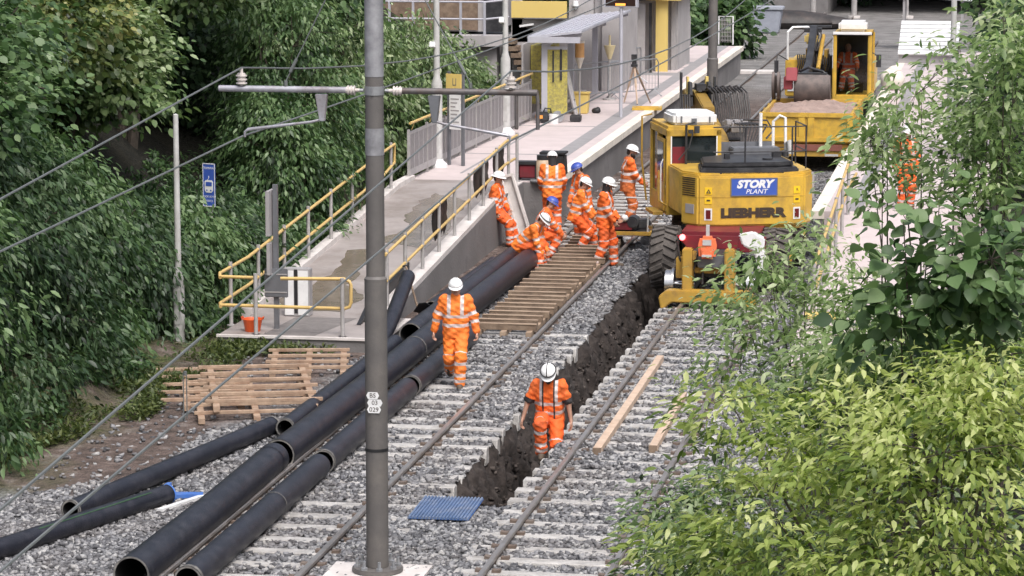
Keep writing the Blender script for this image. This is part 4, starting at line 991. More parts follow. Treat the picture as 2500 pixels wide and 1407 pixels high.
b = MB(); b.bx(-.158, .158, -.118, -.04, (T0 - B0).length - .06, (T0 - B0).length - .002); b.build('end_lip', M['concw'], t)
# far end of platform
for px, py, lab, gl in ((1668, 108, 'grey framed gate panel at the far end of the left platform', 'fence'), (1773, 108, 'white framed gate panel with zigzag mesh right of the far mast', 'white')):
    p = at(px, py, PZ); t = thing('gate_panel', lab, 'gate', (p.x, p.y - .2, PZ))
    b = MB(); b.tube([(-.27, 0, 0), (-.27, 0, 1.05), (.27, 0, 1.05), (.27, 0, 0)], .03, 8); b.build('frame', M[gl], t, smooth=True)
    b = MB()
    for k in range(9): b.bx(-.24 + k * .06 - .008, -.24 + k * .06 + .008, -.01, .01, .08, 1.0)
    for k in range(6): b.bx(-.2, .2, -.02, -.011, .15 + k * .15, .17 + k * .15)
    b.build('mesh_bars', M['post'], t)
p = at(1868, 80, GZ)
t = thing('grey_tub', 'grey plastic storage tub on the ground beyond the left platform', 'tub', (p.x, p.y, GZ))
b = MB(); b.prism([(-.62, 0), (.62, 0), (.78, 1.05), (-.78, 1.05)], 'y', -.5, .5); b.build('tub_body', mat('tub_grey', (.28, .30, .35), .5), t, bevel=.05); b = MB(); b.bx(-.84, .84, -.56, .56, 1.05, 1.2); b.build('rim', mat('tub_rim', (.35, .37, .42), .5), t, bevel=.03)
t = thing('black_tarpaulin', 'heap of black tarpaulin behind the grey storage tub', 'tarpaulin', (p.x + .6, p.y + 3.5, GZ))
b = MB(); b.ball((0, 0, .3), (2.6, 1.2, .55)); b.ball((1.4, .2, .25), (1.8, .9, .4)); b.ball((-1.2, .1, .45), (1.0, .8, .45)); b.build('folds', M['tarp_shade'], t, smooth=True)
p = at(1870, 125, GZ); b = MB(); b.box((0, 0, .05), (2.2, .9, .1), rz=.05)
tag(b.build('concrete_slab', M['concw'], None, loc=(p.x + .2, p.y - 12, GZ)), 'pale concrete slab on the ballast beyond the platform end', 'slab')
# ================================================================== WHEELED RAIL EXCAVATOR (rear towards us)
EX, EY, EA = -5.52, 57.9, radians(18)
def excavator():
    t = thing('rail_excavator', 'yellow wheeled rail excavator seen from the rear with lettered counterweight', 'excavator', (EX, EY, 0))
    def up(b, name, m_, **k):
        return b.build(name, m_, t, rz=EA, **k)
    # ---- undercarriage
    b = MB(); b.bx(-.45, .45, -2.5, 2.2, .62, 1.0); b.bx(-.9, .9, -1.0, 1.0, .55, 1.02); b.build('chassis', M['dark'], t, bevel=.03)
    b = MB(); b.prism([(-.55, .95), (.8, .95), (.8, 1.1), (-.7, 1.1)], 'y', -2.75, -1.5); b.bx(-.55, .9, -2.76, -2.5, .72, 1.0); b.build('red_rear_frame', M['red'], t, bevel=.01)
    for sx in (-1, 1):
        for yy in (-2.05, 1.6):
            w = thing_part('wheel', t, (sx * 1.06, yy, .50))
            T = MB()
            prof = [(.33, -.27), (.48, -.28), (.565, -.24), (.575, -.1), (.575, .1), (.565, .24), (.48, .28), (.33, .27)]
            T.lathe(prof, 40, 0, Matrix.Rotation(pi / 2, 4, 'Y'))
            for k in range(22):
                a = k * 2 * pi / 22
                for s in (-1, 1):
                    c = Vector((s * .13, cos(a + s * .07) * .585, sin(a + s * .07) * .585))
                    T.add(*boxvf((.25, .075, .06), Matrix.Translation(c) @ Matrix.Rotation(a + s * .07, 4, 'X') @ Matrix.Rotation(pi / 2, 4, 'X') @ Matrix.Rotation(s * .45, 4, 'Z')))
            T.cyl((-.035, 0, 0), (.035, 0, 0), .52, n=24, m=1)
            T.build('tyre', [M['tyre'], M['dark']], w, smooth=True)
            R_ = MB(); R_.cyl((-.2, 0, 0), (.2, 0, 0), .33, n=24); R_.cyl((-.29, 0, 0), (.29, 0, 0), .12, n=12); R_.build('rim', M['ceyd'], w, bevel=.02)
    # ---- rail gear at the rear
    b = MB()
    b.prism([(-.86, -.1), (-.80, -.1), (-.66, .02), (.66, .02), (.80, -.1), (.86, -.1), (.9, .1), (.75, .24), (-.75, .24), (-.9, .12)], 'y', -4.62, -4.3)
    b.build('rail_guard_beam', M['ceyd'], t, bevel=.02)
    b = MB(); b.bx(-.48, -.30, -4.5, -4.1, .2, 1.0); b.bx(.3, .48, -4.5, -4.1, .2, 1.0); b.bx(-.3, .3, -4.1, -3.8, .5, .62); b.build('lifting_arm', M['ceyd'], t, bevel=.02)
    b = MB(); b.prism([(-.50, .95), (-.22, .95), (-.24, .8), (-.36, .72), (-.48, .8)], 'y', -4.34, -4.31); b.bx(-.62, -.48, -4.25, -4.0, .42, .8); b.build('bracket', M['ceyd'], t, bevel=.01)
    b = MB(); b.bx(-.22, .5, -4.25, -4.1, .62, .85); b.build('coupling_box', M['dgrey'], t, bevel=.02)
    b = MB(); b.tube([(-.6, -4.2, 1.1), (-.55, -4.25, .8), (-.5, -4.2, .6)], .02, 8); b.tube([(-.2, -4.0, 1.0), (-.25, -4.2, .7), (-.35, -4.2, .5)], .02, 8); b.cyl((-.14, -4.15, .3), (-.14, -3.9, 1.0), .03); b.build('hydraulic_hose', M['hose'], t, smooth=True)
    for sx in (-1, 1):
        b = MB(); b.cyl((sx * .72, -3.95, .27), (sx * .84, -3.95, .27), .27, n=28); b.cyl((sx * .67, -3.95, .27), (sx * .72, -3.95, .27), .31, n=28); b.cyl((sx * .3, -3.95, .27), (sx * .67, -3.95, .27), .06); b.build('rail_wheel', mat('rail_wheel_steel', (.55, .55, .56), .25, .9, .1), t, bevel=.012)
    b = MB(); b.bx(-.42, .42, -4.1, -1.6, .66, .8); b.bx(-.3, .3, -3.9, -2.4, .4, .68); b.build('rail_gear_frame', M['dark'], t)
    b = MB(); b.prism([(-.40, .98), (.5, .98), (.56, 1.22), (-.62, 1.22)], 'y', -4.25, -4.17); b.build('red_rear_panel', M['red'], t, bevel=.01)
    b = MB(); b.cyl((-.50, -4.26, 1.19), (-.50, -4.31, 1.19), .055, n=16); b.build('tail_lamp', M['redl'], t, smooth=True)
    b = MB(); b.prism([(.52, 1.26), (.8, 1.32), (1.02, 1.2), (1.0, 1.02), (1.08, .6), (.9, .55), (.82, .95), (.6, 1.05)], 'y', -4.24, -4.12); b.build('white_cover', M['white'], t, bevel=.03)
    # ---- upper structure
    RY = -1.78
    b = MB()
    pl = [(-1.28, RY + .55), (-1.02, RY + .12), (-.6, RY), (.6, RY), (1.02, RY + .12), (1.28, RY + .45), (1.3, 1.3), (-.2, 1.5), (-.2, .1), (-1.28, .1)]
    b.prism(pl, 'z', 1.26, 2.12); up(b, 'upper_body', M['cey'], bevel=.03)
    b = MB()
    cw = [(-1.3, RY + .5), (-1.05, RY + .06), (-.6, RY - .06), (.6, RY - .06), (1.05, RY + .06), (1.3, RY + .45)]
    b.prism(cw + [(1.15, RY + .6), (-1.15, RY + .6)], 'z', 1.10, 2.06); b.prism([(x * .94, y + .05) for x, y in cw] + [(1.1, RY + .6), (-1.1, RY + .6)], 'z', 1.02, 1.1)
    o = up(b, 'counterweight', M['cey'], bevel=.035)
    FY = RY - .066
    q = MB(); q.bx(-.42, .46, FY - .012, FY - .002, 1.70, 2.01); q.build('nameplate', M['sblue'], o)
    q = MB()
    for x0, x1, z0, z1 in ((-.44, .48, 2.01, 2.03), (-.44, .48, 1.68, 1.70), (-.44, -.42, 1.7, 2.01), (.46, .48, 1.7, 2.01)): q.bx(x0, x1, FY - .014, FY - .001, z0, z1)
    q.build('nameplate_border', M['dgrey'], o)
    text_mesh('STORY', .20, M['white'], 'nameplate_lettering', o, (.02, FY - .0135, 1.905), (pi / 2, 0, 0), .001, .25, 1.1, .012)
    text_mesh('PLANT', .125, M['white'], 'nameplate_lettering', o, (.06, FY - .0135, 1.765), (pi / 2, 0, 0), .001, .25, 1.1, .001)
    text_mesh('LIEBHERR', .235, M['letter'], 'maker_lettering', o, (.0, FY - .003, 1.35), (pi / 2, 0, 0), .002, 0, 1.26, .016)
    for x, s in ((-.86, -1), (.88, 1)):
        yy = RY + (-.06 + (abs(x) - .6) / .45 * .12 if abs(x) > .6 else -.06); a = s * -.26
        q = MB(); q.box((x, yy - .004, 1.33), (.15, .012, .23), 1, rz=-a if 0 else s * .26); q.box((x, yy - .012, 1.33), (.09, .016, .17), 0, rz=s * .26); q.build('rear_light', [M['redlens'], M['white']], o)
        q = MB(); q.box((x - s * .08 * 0, yy - .004, 1.78), (.14, .008, .14), rz=s * .26); q.box((x, yy - .004, 1.60), (.14, .008, .14), rz=s * .26); q.build('warning_label', mat('warn_yellow', (.8, .52, .02), .5), o)
        q = MB(); q.add([(x - .045, yy - .012, 1.74), (x + .045, yy - .012 + s * .02, 1.74), (x, yy - .012, 1.82), (x - .02, yy - .014, 1.755), (x + .02, yy - .014 + s * .01, 1.755), (x, yy - .014, 1.795)], [(0, 1, 4, 3), (1, 2, 5, 4), (2, 0, 3, 5)]); q.box((x, yy - .010, 1.60), (.07, .006, .03), rz=s * .26); q.build('warning_symbol', M['letter'], o)
    q = MB()
    for k in range(9): q.box((-1.185, RY + .29, 1.68 + k * .042), (.36, .012, .018), rz=-1.05)
    q.build('vent_slots', M['letter'], o)
    q = MB(); q.box((-1.17, RY + .26, 1.42), (.24, .012, .18), rz=-1.05); q.build('data_sticker', M['fence'], o)
    q = MB(); q.tube([(-1.27, RY + .46, 1.66), (-1.05, RY + .05, 1.66), (-.6, RY - .063, 1.66), (.6, RY - .063, 1.66), (1.05, RY + .05, 1.66)], .004, 4); q.build('panel_seam', M['ceyd'], o)
    b = MB()
    hd = [(-1.0, RY + .16), (-.6, RY + .03), (.6, RY + .03), (.95, RY + .15), (.95, -.1), (-.1, .0), (-.8, -.5)]
    b.prism(hd, 'z', 2.07, 2.2); b.prism([(x * .92, y * .93 + .02) for x, y in hd], 'z', 2.2, 2.3); o = up(b, 'engine_hood', M['dark'], bevel=.03)
    q = MB()
    for k in range(5): q.box((-.80 + .02 * k, RY + .52, 2.12 + .035 * k), (.3, .02, .014), rz=-.75)
    q.build('louvres', M['dgrey'], o)
    b = MB(); b.bx(.0, .95, -.05, .35, 2.1, 2.42); b.bx(-.2, .9, .36, .42, 2.2, 2.5); up(b, 'grey_panel', M['dgrey'], bevel=.02)
    b = MB(); b.bx(.66, .82, -.7, -.54, 2.3, 2.4); b.cyl((.92, -.6, 2.3), (.92, -.6, 2.42), .07); b.cyl((.45, -1.1, 2.3), (.45, -1.1, 2.33), .1); b.bx(-.35, -.25, -.9, -.8, 2.3, 2.4); up(b, 'hood_fittings', M['dark'])
    b = MB(); b.tube([(.98, -.45, 2.28), (.98, -.5, 2.55), (1.0, -.62, 2.6), (1.02, -.66, 2.35)], .055, 10); up(b, 'exhaust_pipe', M['lampw'], smooth=True)
    b = MB()
    for z in (2.5, 2.98): b.tube([(-.72, RY + .25, z), (.86, RY + .2, z), (1.12, RY + .3, z), (1.15, -.5, z)], .014, 6)
    for x, y in ((-.1, RY + .22), (.82, RY + .2), (1.13, RY + .35), (1.15, -.5)): b.cyl((x, y, 2.15), (x, y, 2.98), .016, n=6)
    up(b, 'guard_rail', M['dark'])
    b = MB(); b.tube([(.62, .25, 2.2), (.62, .25, 3.08)], .035, 8); b.tube([(.9, .35, 2.2), (.9, .35, 2.9), (1.02, .3, 3.02), (1.12, .25, 2.98), (1.12, .2, 2.3)], .03, 8); up(b, 'white_grab_pole', M['white'], smooth=True)
    b = MB(); b.prism([(1.1, -1.0), (1.42, -1.0), (1.42, .8), (1.1, .8)], 'z', 1.5, 2.02); up(b, 'side_tank', M['fence'], bevel=.02)
    # ---- cab
    X0, X1, Y0, Y1, Z0, Z1 = -1.27, -.27, .08, 1.72, 1.16, 2.86
    b = MB()
    for x, y in ((X0, Y0), (X1, Y0), (X0, Y1), (X1, Y1), (X0, .95)): b.bx(x - .05, x + .05, y - .05, y + .05, Z0, Z1 - .08)
    b.bx(X0 - .05, X1 + .05, Y0 - .05, Y1 + .05, Z1 - .2, Z1 - .06); b.bx(X0 - .02, X1 + .02, Y0 - .02, Y1 + .02, Z1 - .07, Z1)
    b.bx(X0 - .045, X1 + .045, Y0 - .045, Y1 + .045, Z0 - .06, Z0 + .3); b.bx(X0, X1, Y0 - .055, Y0 - .04, Z0 + .3, 2.02)
    c = up(b, 'cab', M['cey'], bevel=.025)
    q = MB(); q.bx(X0 + .05, X1 - .05, Y0 - .01, Y0, 2.04, Z1 - .22); q.bx(X1 - .005, X1 + .005, Y0 + .06, Y1 - .06, 1.75, Z1 - .22); q.bx(X0 + .05, X1 - .05, Y1 - .01, Y1, 1.5, Z1 - .22); q.bx(X0 - .004, X0 + .004, 1.02, Y1 - .06, Z0 + .3, Z1 - .22); q.build('window', M['glass'], c)
    q = MB(); q.bx(X0 - .075, X0 - .045, .16, .92, Z0, Z1 - .25); d = q.build('door', M['cey'], c, bevel=.015)
    q2 = MB(); q2.bx(X0 - .082, X0 - .076, .24, .84, 1.75, Z1 - .34); q2.build('door_window', M['glass'], d)
    q2 = MB(); q2.tube([(X0 - .08, .2, 1.3), (X0 - .13, .2, 1.4), (X0 - .13, .2, 2.1), (X0 - .08, .2, 2.2)], .014, 6); q2.build('handle', M['white'], d)
    q = MB(); q.bx(-1.2, -.95, Y0 - .03, Y0 - .012, 2.05, 2.45); q.build('seat_back', M['red'], c)
    q = MB()
    for (x0, x1, z0, z1) in ((X0 + .03, X0 + .055, 2.02, Z1 - .2), (X1 - .055, X1 - .03, 2.02, Z1 - .2)): q.bx(x0, x1, Y0 - .06, Y0 - .045, z0, z1)
    q.build('window_trim', M['white'], c)
    q = MB(); q.tube([(X0 - .12, 1.75, 1.2), (X0 - .2, 1.85, 2.0), (X0 - .2, 1.85, 2.9), (X0, 1.8, 2.95)], .02, 8); q.tube([(X0 - .05, -.05, 1.3), (X0 - .22, -.05, 1.4), (X0 - .22, -.05, 2.0)], .018, 8); q.bx(X0 - .3, X0 - .1, .1, .9, 1.1, 1.16); q.bx(X0 - .26, X0 - .1, .2, .8, .75, .8); q.build('steps_and_rails', M['ceyd'], c)
    b = MB(); b.prism([(-1.14, .15), (-.3, .15), (-.26, .3), (-.26, 1.05), (-.4, 1.2), (-1.05, 1.2), (-1.2, 1.0), (-1.2, .3)], 'z', Z1 + .01, Z1 + .24); o = up(b, 'air_conditioning_box', M['white'], bevel=.05)
    q = MB(); q.bx(-.8, -.7, .12, .149, Z1 + .02, Z1 + .14); q.bx(-.45, -.42, .13, .149, Z1 + .05, Z1 + .17); q.bx(-1.02, -.99, .13, .149, Z1 + .04, Z1 + .19); q.each('latch', M['dgrey'], o)
    b = MB(); b.tube([(-.95, -.05, 2.0), (-.95, -.08, 2.9), (-.78, -.1, 2.95)], .025, 8); b.box((-.74, -.08, 2.8), (.1, .08, .14)); b.box((-.86, -.06, 2.76), (.09, .06, .07)); b.tube([(-1.1, -.06, 2.2), (-.9, -.1, 2.45), (-.82, -.1, 2.75)], .015, 6); up(b, 'work_lamp_bracket', M['dark'])
    # ---- boom, hoses, stick
    bo = lambda name, b, m_, **k: up(b, name, m_, **k)
    b = MB()
    b.prism([(.7, 1.35), (1.1, 1.5), (2.1, 2.15), (3.3, 2.6), (3.3, 2.85), (2.0, 2.5), (.75, 1.9)], 'x', .04, .32); bo('boom_lower', b, M['boomy'], bevel=.02)
    b = MB()
    b.prism([(3.1, 2.6), (4.1, 2.8), (5.2, 2.75), (5.3, 3.0), (4.6, 3.15), (4.0, 3.2), (3.1, 2.95)], 'x', .05, .31); bo('boom_upper', b, M['boomy'], bevel=.02)
    b = MB(); b.prism([(4.9, 3.15), (5.3, 3.15), (5.6, 2.2), (5.75, .8), (5.55, .8), (5.2, 2.2)], 'x', .06, .3); bo('stick', b, M['boomy'], bevel=.02)
    b = MB()
    for x in (-.02, .38): b.prism([(3.9, 2.9), (4.5, 2.9), (4.3, 3.4), (4.0, 3.4)], 'x', x - .03, x + .03)
    b.bx(-.22, -.18, 4.1, 4.2, 2.7, 3.6); b.bx(.5, .54, 4.1, 4.2, 2.9, 3.5); b.box((.18, 4.0, 3.3), (.2, .25, .14)); bo('boom_knuckle', b, M['dark'])
    b = MB(); b.cyl((.18, 1.4, 1.5), (.18, 3.0, 2.4), .07); b.cyl((.1, 4.0, 3.2), (.1, 5.0, 3.1), .05); b.bx(-.06, -.02, 4.2, 4.3, 3.1, 3.5); b.bx(.34, .40, 4.2, 4.3, 3.1, 3.5); bo('hydraulic_ram', b, M['ypan'], smooth=False)
    b = MB()
    for k in range(16):
        x = .30 + k * .048; d = .04 * sin(k * 2.1)
        b.tube([(.2 + k * .02, 4.1, 3.15), (x, 3.8, 3.3 + d), (x + .06, 3.5, 3.2 + d), (x + .08, 3.3, 2.8), (x + .02, 3.2, 2.5), (.3 + k * .03, 2.6, 2.3)], .02, 7)
    for k in range(5):
        x = -.04 - k * .05; b.tube([(.1, 4.1, 3.1), (x - .05, 3.8, 3.15), (x - .1, 3.5, 2.9), (x, 3.3, 2.6), (.05, 2.8, 2.45)], .018, 7)
    bo('hose_bundle', b, M['hose'], smooth=True)
    b = MB()
    for k in range(8): x = .36 + k * .05; b.tube([(x, 2.2, 2.5 + .02 * k), (x + .05, 1.7, 2.75), (x + .05 + .03 * k, 1.2, 2.75), (x + .02, .95, 2.45), (x - .02, .7, 2.25)], .018, 6)
    b.tube([(.5, 1.3, 2.85), (.95, 1.1, 2.85), (1.05, 1.0, 2.65), (.9, .95, 2.5)], .02, 7)
    bo('base_hoses', b, M['hose'], smooth=True)
    b = MB()
    for k in range(6): b.box((.4 + .16 * (k % 3), 2.2 + .25 * (k // 3), 2.72 - .05 * (k // 3)), (.13, .16, .1), rz=.2)
    b.box((.5, 1.7, 2.66), (.3, .1, .2)); b.each('valve_block', M['fence'], t, rz=EA, bevel=.01)
    return t
def boxvf(d, T):
    x, y, z = d[0] / 2, d[1] / 2, d[2] / 2
    vs = [T @ Vector((a * x, b * y, e * z)) for e in (-1, 1) for b in (-1, 1) for a in (-1, 1)]
    return vs, [(0, 2, 3, 1), (4, 5, 7, 6), (0, 1, 5, 4), (2, 6, 7, 3), (0, 4, 6, 2), (1, 3, 7, 5)]
def thing_part(name, parent, loc):
    o = bpy.data.objects.new(name, None); COL.objects.link(o); o.parent = parent; o.location = loc; o.empty_display_size = .1
    return o
excavator()
# orange backpack hung on the rear
t = thing('backpack', 'orange backpack with grey straps hung on the red rear of the excavator', 'backpack', (EX - .02, EY - 4.40, .82))
b = MB(); b.prism([(-.15, 0), (.15, 0), (.17, .25), (.13, .42), (-.13, .42), (-.17, .25)], 'y', -.11, .08); b.build('bag_body', mat('bag_orange', (.85, .2, .08), .65, bump=.2), t, bevel=.05)
b = MB(); b.bx(-.1, .1, -.15, -.1, .03, .2); b.build('front_pocket', mat('bag_orange', (.85, .2, .08), .65), t, bevel=.02)
b = MB(); b.bx(-.08, .08, -.128, -.112, .26, .36); b.bx(-.09, .09, -.158, -.151, .05, .09); b.bx(-.03, .03, -.02, .06, .42, .62); b.build('grey_strap', M['lampw'], t)

# ================================================================== RAIL WAGON WITH SPOIL
def wagon():
    t = thing('rail_wagon', 'yellow rail skip wagon loaded with brown spoil', 'wagon', (-5.42, 77.0, 0))
    b = MB(); w = 1.2; L = 4.6; z0, z1 = .68, 1.40
    b.bx(-w, w, 0, .08, z0, z1); b.bx(-w, w, L - .08, L, z0, z1); b.bx(-w, -w + .08, .08, L - .08, z0, z1); b.bx(w - .08, w, .08, L - .08, z0, z1); b.bx(-w, w, 0.02, L - .02, z0 - .06, z0)
    b.build('skip_body', M['cey'], t, bevel=.012)
    b = MB()
    for x0, x1, a0, a1 in ((-w - .02, w + .02, z1 - .1, z1 + .02), (-w - .02, w + .02, z0 - .02, z0 + .1)): b.bx(x0, x1, -.05, -.002, a0, a1)
    for x in (-w + .06, -.12, .12, w - .06): b.prism([(x - .07, z0 + .1), (x + .07, z0 + .1), (x + .09, z1 - .1), (x - .09, z1 - .1)], 'y', -.045, -.002)
    b.build('end_ribs', M['cey'], t, bevel=.008)
    b = MB()
    for k in range(4): b.bx(w + .002, w + .05, .2 + k * 1.3, .32 + k * 1.3, z0, z1); b.bx(-w - .05, -w - .002, .2 + k * 1.3, .32 + k * 1.3, z0, z1)
    b.each('side_rib', M['ceyd'], t)
    b = MB(); b.bx(-1.1, 1.1, .05, L, .36, .6); b.bx(-1.15, 1.15, -.1, .08, .28, .48); b.build('underframe', M['ceyd'], t, bevel=.01)
    b = MB(); b.bx(-.35, .95, -.14, -.101, .44, .6); b.build('rusty_buffer_beam', mat('rusty_red', (.22, .08, .06), .7), t)
    b = MB(); b.bx(.5, .85, -.15, -.141, .3, .36); b.build('number_strip', M['lampw'], t)
    b = MB(); b.bx(-1.0, -.6, -.125, -.101, .33, .43); b.bx(-.9, -.2, -.13, -.1, .5, .53); b.build('coupling', M['dark'], t)
    for yy in (1.0, 3.6):
        b = MB(); b.cyl((-.8, yy, .3), (.8, yy, .3), .07)
        for s in (-1, 1): b.cyl((s * .68, yy, .3), (s * .8, yy, .3), .3, n=24)
        b.build('wheelset', M['dark'], t)
    n = 26; V = []; 
    for i in range(n):
        for j in range(n):
            x = -w + .08 + (2 * w - .16) * i / (n - 1); y = .08 + (L - .16) * j / (n - 1)
            e = min(1, 4 * min(i, n - 1 - i, j, n - 1 - j) / (n - 1))
            V.append((x, y, 1.26 + .14 * e + .05 * sin(x * 4 + y * 2) + .05 * sin(y * 5 - x * 3) + random.uniform(-.03, .03)))
    F = [(i * n + j, (i + 1) * n + j, (i + 1) * n + j + 1, i * n + j + 1) for i in range(n - 1) for j in range(n - 1)]
    link('spoil', npmesh('spoil', V, F, M['load'], smooth=True), t)
wagon()

def see_glass():
    m = bpy.data.materials.new('tinted_windscreen'); m.use_nodes = True; n = m.node_tree.nodes; L = m.node_tree.links
    tr = n.new('ShaderNodeBsdfTransparent'); tr.inputs[0].default_value = (.62, .64, .64, 1); g = n.new('ShaderNodeBsdfGlossy'); g.inputs['Roughness'].default_value = .08
    mx = n.new('ShaderNodeMixShader'); mx.inputs[0].default_value = .06; L.new(tr.outputs[0], mx.inputs[1]); L.new(g.outputs[0], mx.inputs[2]); L.new(mx.outputs[0], n['Material Output'].inputs[0])
    return m
# ================================================================== SECOND MACHINE, FACING US
def loader_crane():
    t = thing('bucket_excavator', 'yellow excavator facing us with an orange-clad driver and its bucket over the wagon', 'excavator', (-5.35, 85.5, 0))
    P = lambda x, y, z: (x + 5.35, y - 85.5, z)
    b = MB(); b.bx(-1.2, 1.2, -.6, 2.6, .55, 1.15); b.bx(-.8, .8, -1.2, 3.2, .4, .8); b.build('chassis', M['dark'], t, bevel=.03)
    b = MB(); b.bx(-1.25, 1.2, .6, 3.2, 1.15, 2.1); b.bx(-1.28, -.72, -.3, .7, 1.15, 2.2); b.build('upper_body', M['cey'], t, bevel=.03)
    b = MB(); b.bx(-1.2, -1.0, -.33, -.301, 1.3, 1.95); b.bx(-.98, -.76, -.34, -.301, 1.72, 1.95); b.build('lamp_panel', M['white'], t)
    b = MB(); b.bx(-.7, .12, .1, .62, 1.2, 2.3); b.build('boom_foot_recess', M['dark'], t)
    # cab: open frame so the driver shows behind the glass
    X0, X1, Y0, Y1, Z0, Z1 = .18, 1.18, -1.0, .55, 1.22, 3.05
    b = MB()
    for x, y in ((X0, Y0), (X1, Y0), (X0, Y1), (X1, Y1)): b.bx(x - .06, x + .06, y - .05, y + .05, Z0, Z1 - .05)
    b.bx(X0 - .06, X1 + .06, Y0 - .05, Y1 + .05, Z0 - .12, Z0 + .06); b.bx(X0 - .05, X1 + .05, Y0 - .02, Y1 + .05, Z1 - .06, Z1)
    c = b.build('cab', M['cey'], t, bevel=.03)
    q = MB(); q.bx(X0 - .05, X1 + .05, Y0 - .09, Y0 - .03, Z1 - .06, Z1 + .02); q.bx(X0 - .06, X0 - .04, Y0 - .08, Y0 - .055, Z0 + .8, Z1 - .1); q.build('cab_visor', M['white'], c, bevel=.01)
    q = MB(); q.bx(X0, X1, Y1 - .08, Y1 - .03, Z0, Z1 - .1); q.bx(X0 - .01, X0 + .01, Y0 + .1, Y1, Z0, Z1 - .1); q.build('cab_lining', M['dark'], c)
    q = MB(); q.bx(X0 + .22, X1 - .22, -.25, .15, Z0 + .05, Z0 + .5); q.box((.68, .2, Z0 + .85), (.5, .12, .75), rx=.15); q.box((.68, .24, Z0 + 1.3), (.26, .1, .2)); q.build('seat', M['dark'], c, bevel=.03)
    for s in (-1, 1):
        q = MB(); q.bx(.68 + s * .33 - .06, .68 + s * .33 + .06, -.5, 0, Z0 + .4, Z0 + .62); q.cyl((.68 + s * .33, -.45, Z0 + .6), (.68 + s * .33, -.45, Z0 + .85), .02, n=8); q.build('control_lever', M['dark'], c)
    q = MB(); q.bx(X0 + .06, X1 - .06, Y0 - .012, Y0 - .004, Z0 + .08, Z1 - .1); q.build('windscreen', see_glass(), c)
    b = MB(); b.bx(X0 + .08, X1 - .12, -.75, .1, Z1 + .01, Z1 + .3); b.build('air_conditioning_box', M['white'], t, bevel=.07)
    # boom on the left of the cab, folded towards us
    b = MB(); b.prism([(.5, 1.3), (.9, 1.5), (.55, 2.5), (-.2, 3.1), (-.45, 3.05), (-.1, 2.4)], 'x', -.56, -.34); b.build('boom_lower', M['dark'], t, bevel=.02)
    b = MB(); b.prism([(-.15, 3.2), (-.5, 3.2), (-2.2, 2.3), (-4.2, 2.12), (-4.2, 1.92), (-2.2, 2.0)], 'x', -.56, -.36); b.build('stick', M['dark'], t, bevel=.02)
    b = MB(); b.box((-.52, -.35, 2.82), (.42, .2, .30)); b.build('boom_head', M['ypan'], t, bevel=.06); b = MB(); b.cyl((-.52, -.50, 2.80), (-.52, -.44, 2.80), .075, n=16); b.box((-.5, -.2, 3.06), (.5, .3, .12)); b.bx(-1.0, .0, .2, .4, 3.1, 3.16); b.build('boom_head_bore', M['dark'], t)
    b = MB(); b.cyl((-.2, -.2, 2.9), (-.2, -2.4, 2.1), .06); b.cyl((-.7, .4, 1.6), (-.65, -.1, 2.5), .06); b.bx(-.16, -.06, -.4, .3, 1.9, 2.5); b.build('hydraulic_ram', M['ceyd'], t)
    b = MB()
    for k in range(16): x = -.95 + k * .06; b.tube([(x, .0, 2.2), (x + .03, -.35, 2.35 + .03 * sin(k * 3)), (x + .06, -.5, 2.1), (x, -.45, 1.8), (x + .04 * sin(k), -.2, 1.55)], .022, 6)
    for k in range(5): b.tube([(-.3 - k * .06, -.3, 3.05), (-.2 - k * .08, -.9, 2.95), (-.3 - k * .05, -1.6, 2.55)], .018, 6)
    b.build('hose_bundle', M['hose'], t, smooth=True)
    b = MB(); b.tube([(-1.22, -.2, 2.0), (-1.22, -.25, 3.0), (-1.1, .0, 3.12), (-.5, .3, 3.12)], .035, 8); b.build('white_grab_pole', M['white'], t, smooth=True)
    b = MB(); b.tube([(-1.2, -.4, 2.2), (-1.45, -.9, 2.4), (-1.48, -.95, 2.2)], .015, 6); b.box((-1.48, -.97, 2.05), (.12, .04, .36)); b.tube([(1.2, -.9, 2.5), (1.4, -1.0, 2.4)], .015, 6); b.box((1.43, -1.0, 2.25), (.14, .04, .36)); b.each('mirror', M['dark'], t)
    # bucket group at the end of the stick
    g = thing_part('bucket', t, (-.56, -4.3, 1.93)); g.scale = (1.22, 1.22, 1.22); 
    r = [(0.0, .12), (.10, .02), (.16, -.12), (.14, -.30), (.02, -.45), (-.14, -.52), (-.30, -.5), (-.36, -.42)]
    rin = [(x * .9 - .01, z * .93 + .01) for x, z in r]
    b = MB(); o_ = [(-y_ * 1.0 - .05, z) for y_, z in r]
    b.prism([(-p[0] * 1.15 - .05, p[1] * 1.15) for p in r] + [(-p[0] * 1.05 - .03, p[1] * 1.05) for p in reversed(r)], 'x', -.1, .66); 
    for xx in (-.12, .66): b.prism([(-p[0] * 1.15 - .05, p[1] * 1.15) for p in r], 'x', xx, xx + .03)
    k = b.build('bucket_shell', M['bucket'], g, bevel=.01)
    b = MB()
    b.prism([(-p[0] * 1.0 - .1, p[1] * 1.05 + .08) for p in r], 'x', -.62, -.56); b.prism([(-p[0] * 1.0 - .1, p[1] * 1.05 + .08) for p in r], 'x', -.5, -.44); b.bx(-.62, -.44, -.0, .1, -.3, .1); b.build('side_bucket', M['bucket'], g, bevel=.01)
    b = MB(); b.prism([(-.3, .0), (.1, .0), (.15, .28), (-.2, .3)], 'x', -.3, -.05); b.box((-.25, -.1, -.05), (.2, .2, .3)); b.build('red_hitch', mat('hitch_red', (.28, .05, .06), .6), g, bevel=.02)
    b = MB(); b.tube([(0, .1, .2), (.2, -.05, .3), (.5, .1, .2), (.62, .1, .1)], .03, 8); b.bx(-.05, .6, -.02, .22, .1, .17); b.build('hitch_hoses', M['dark'], g)
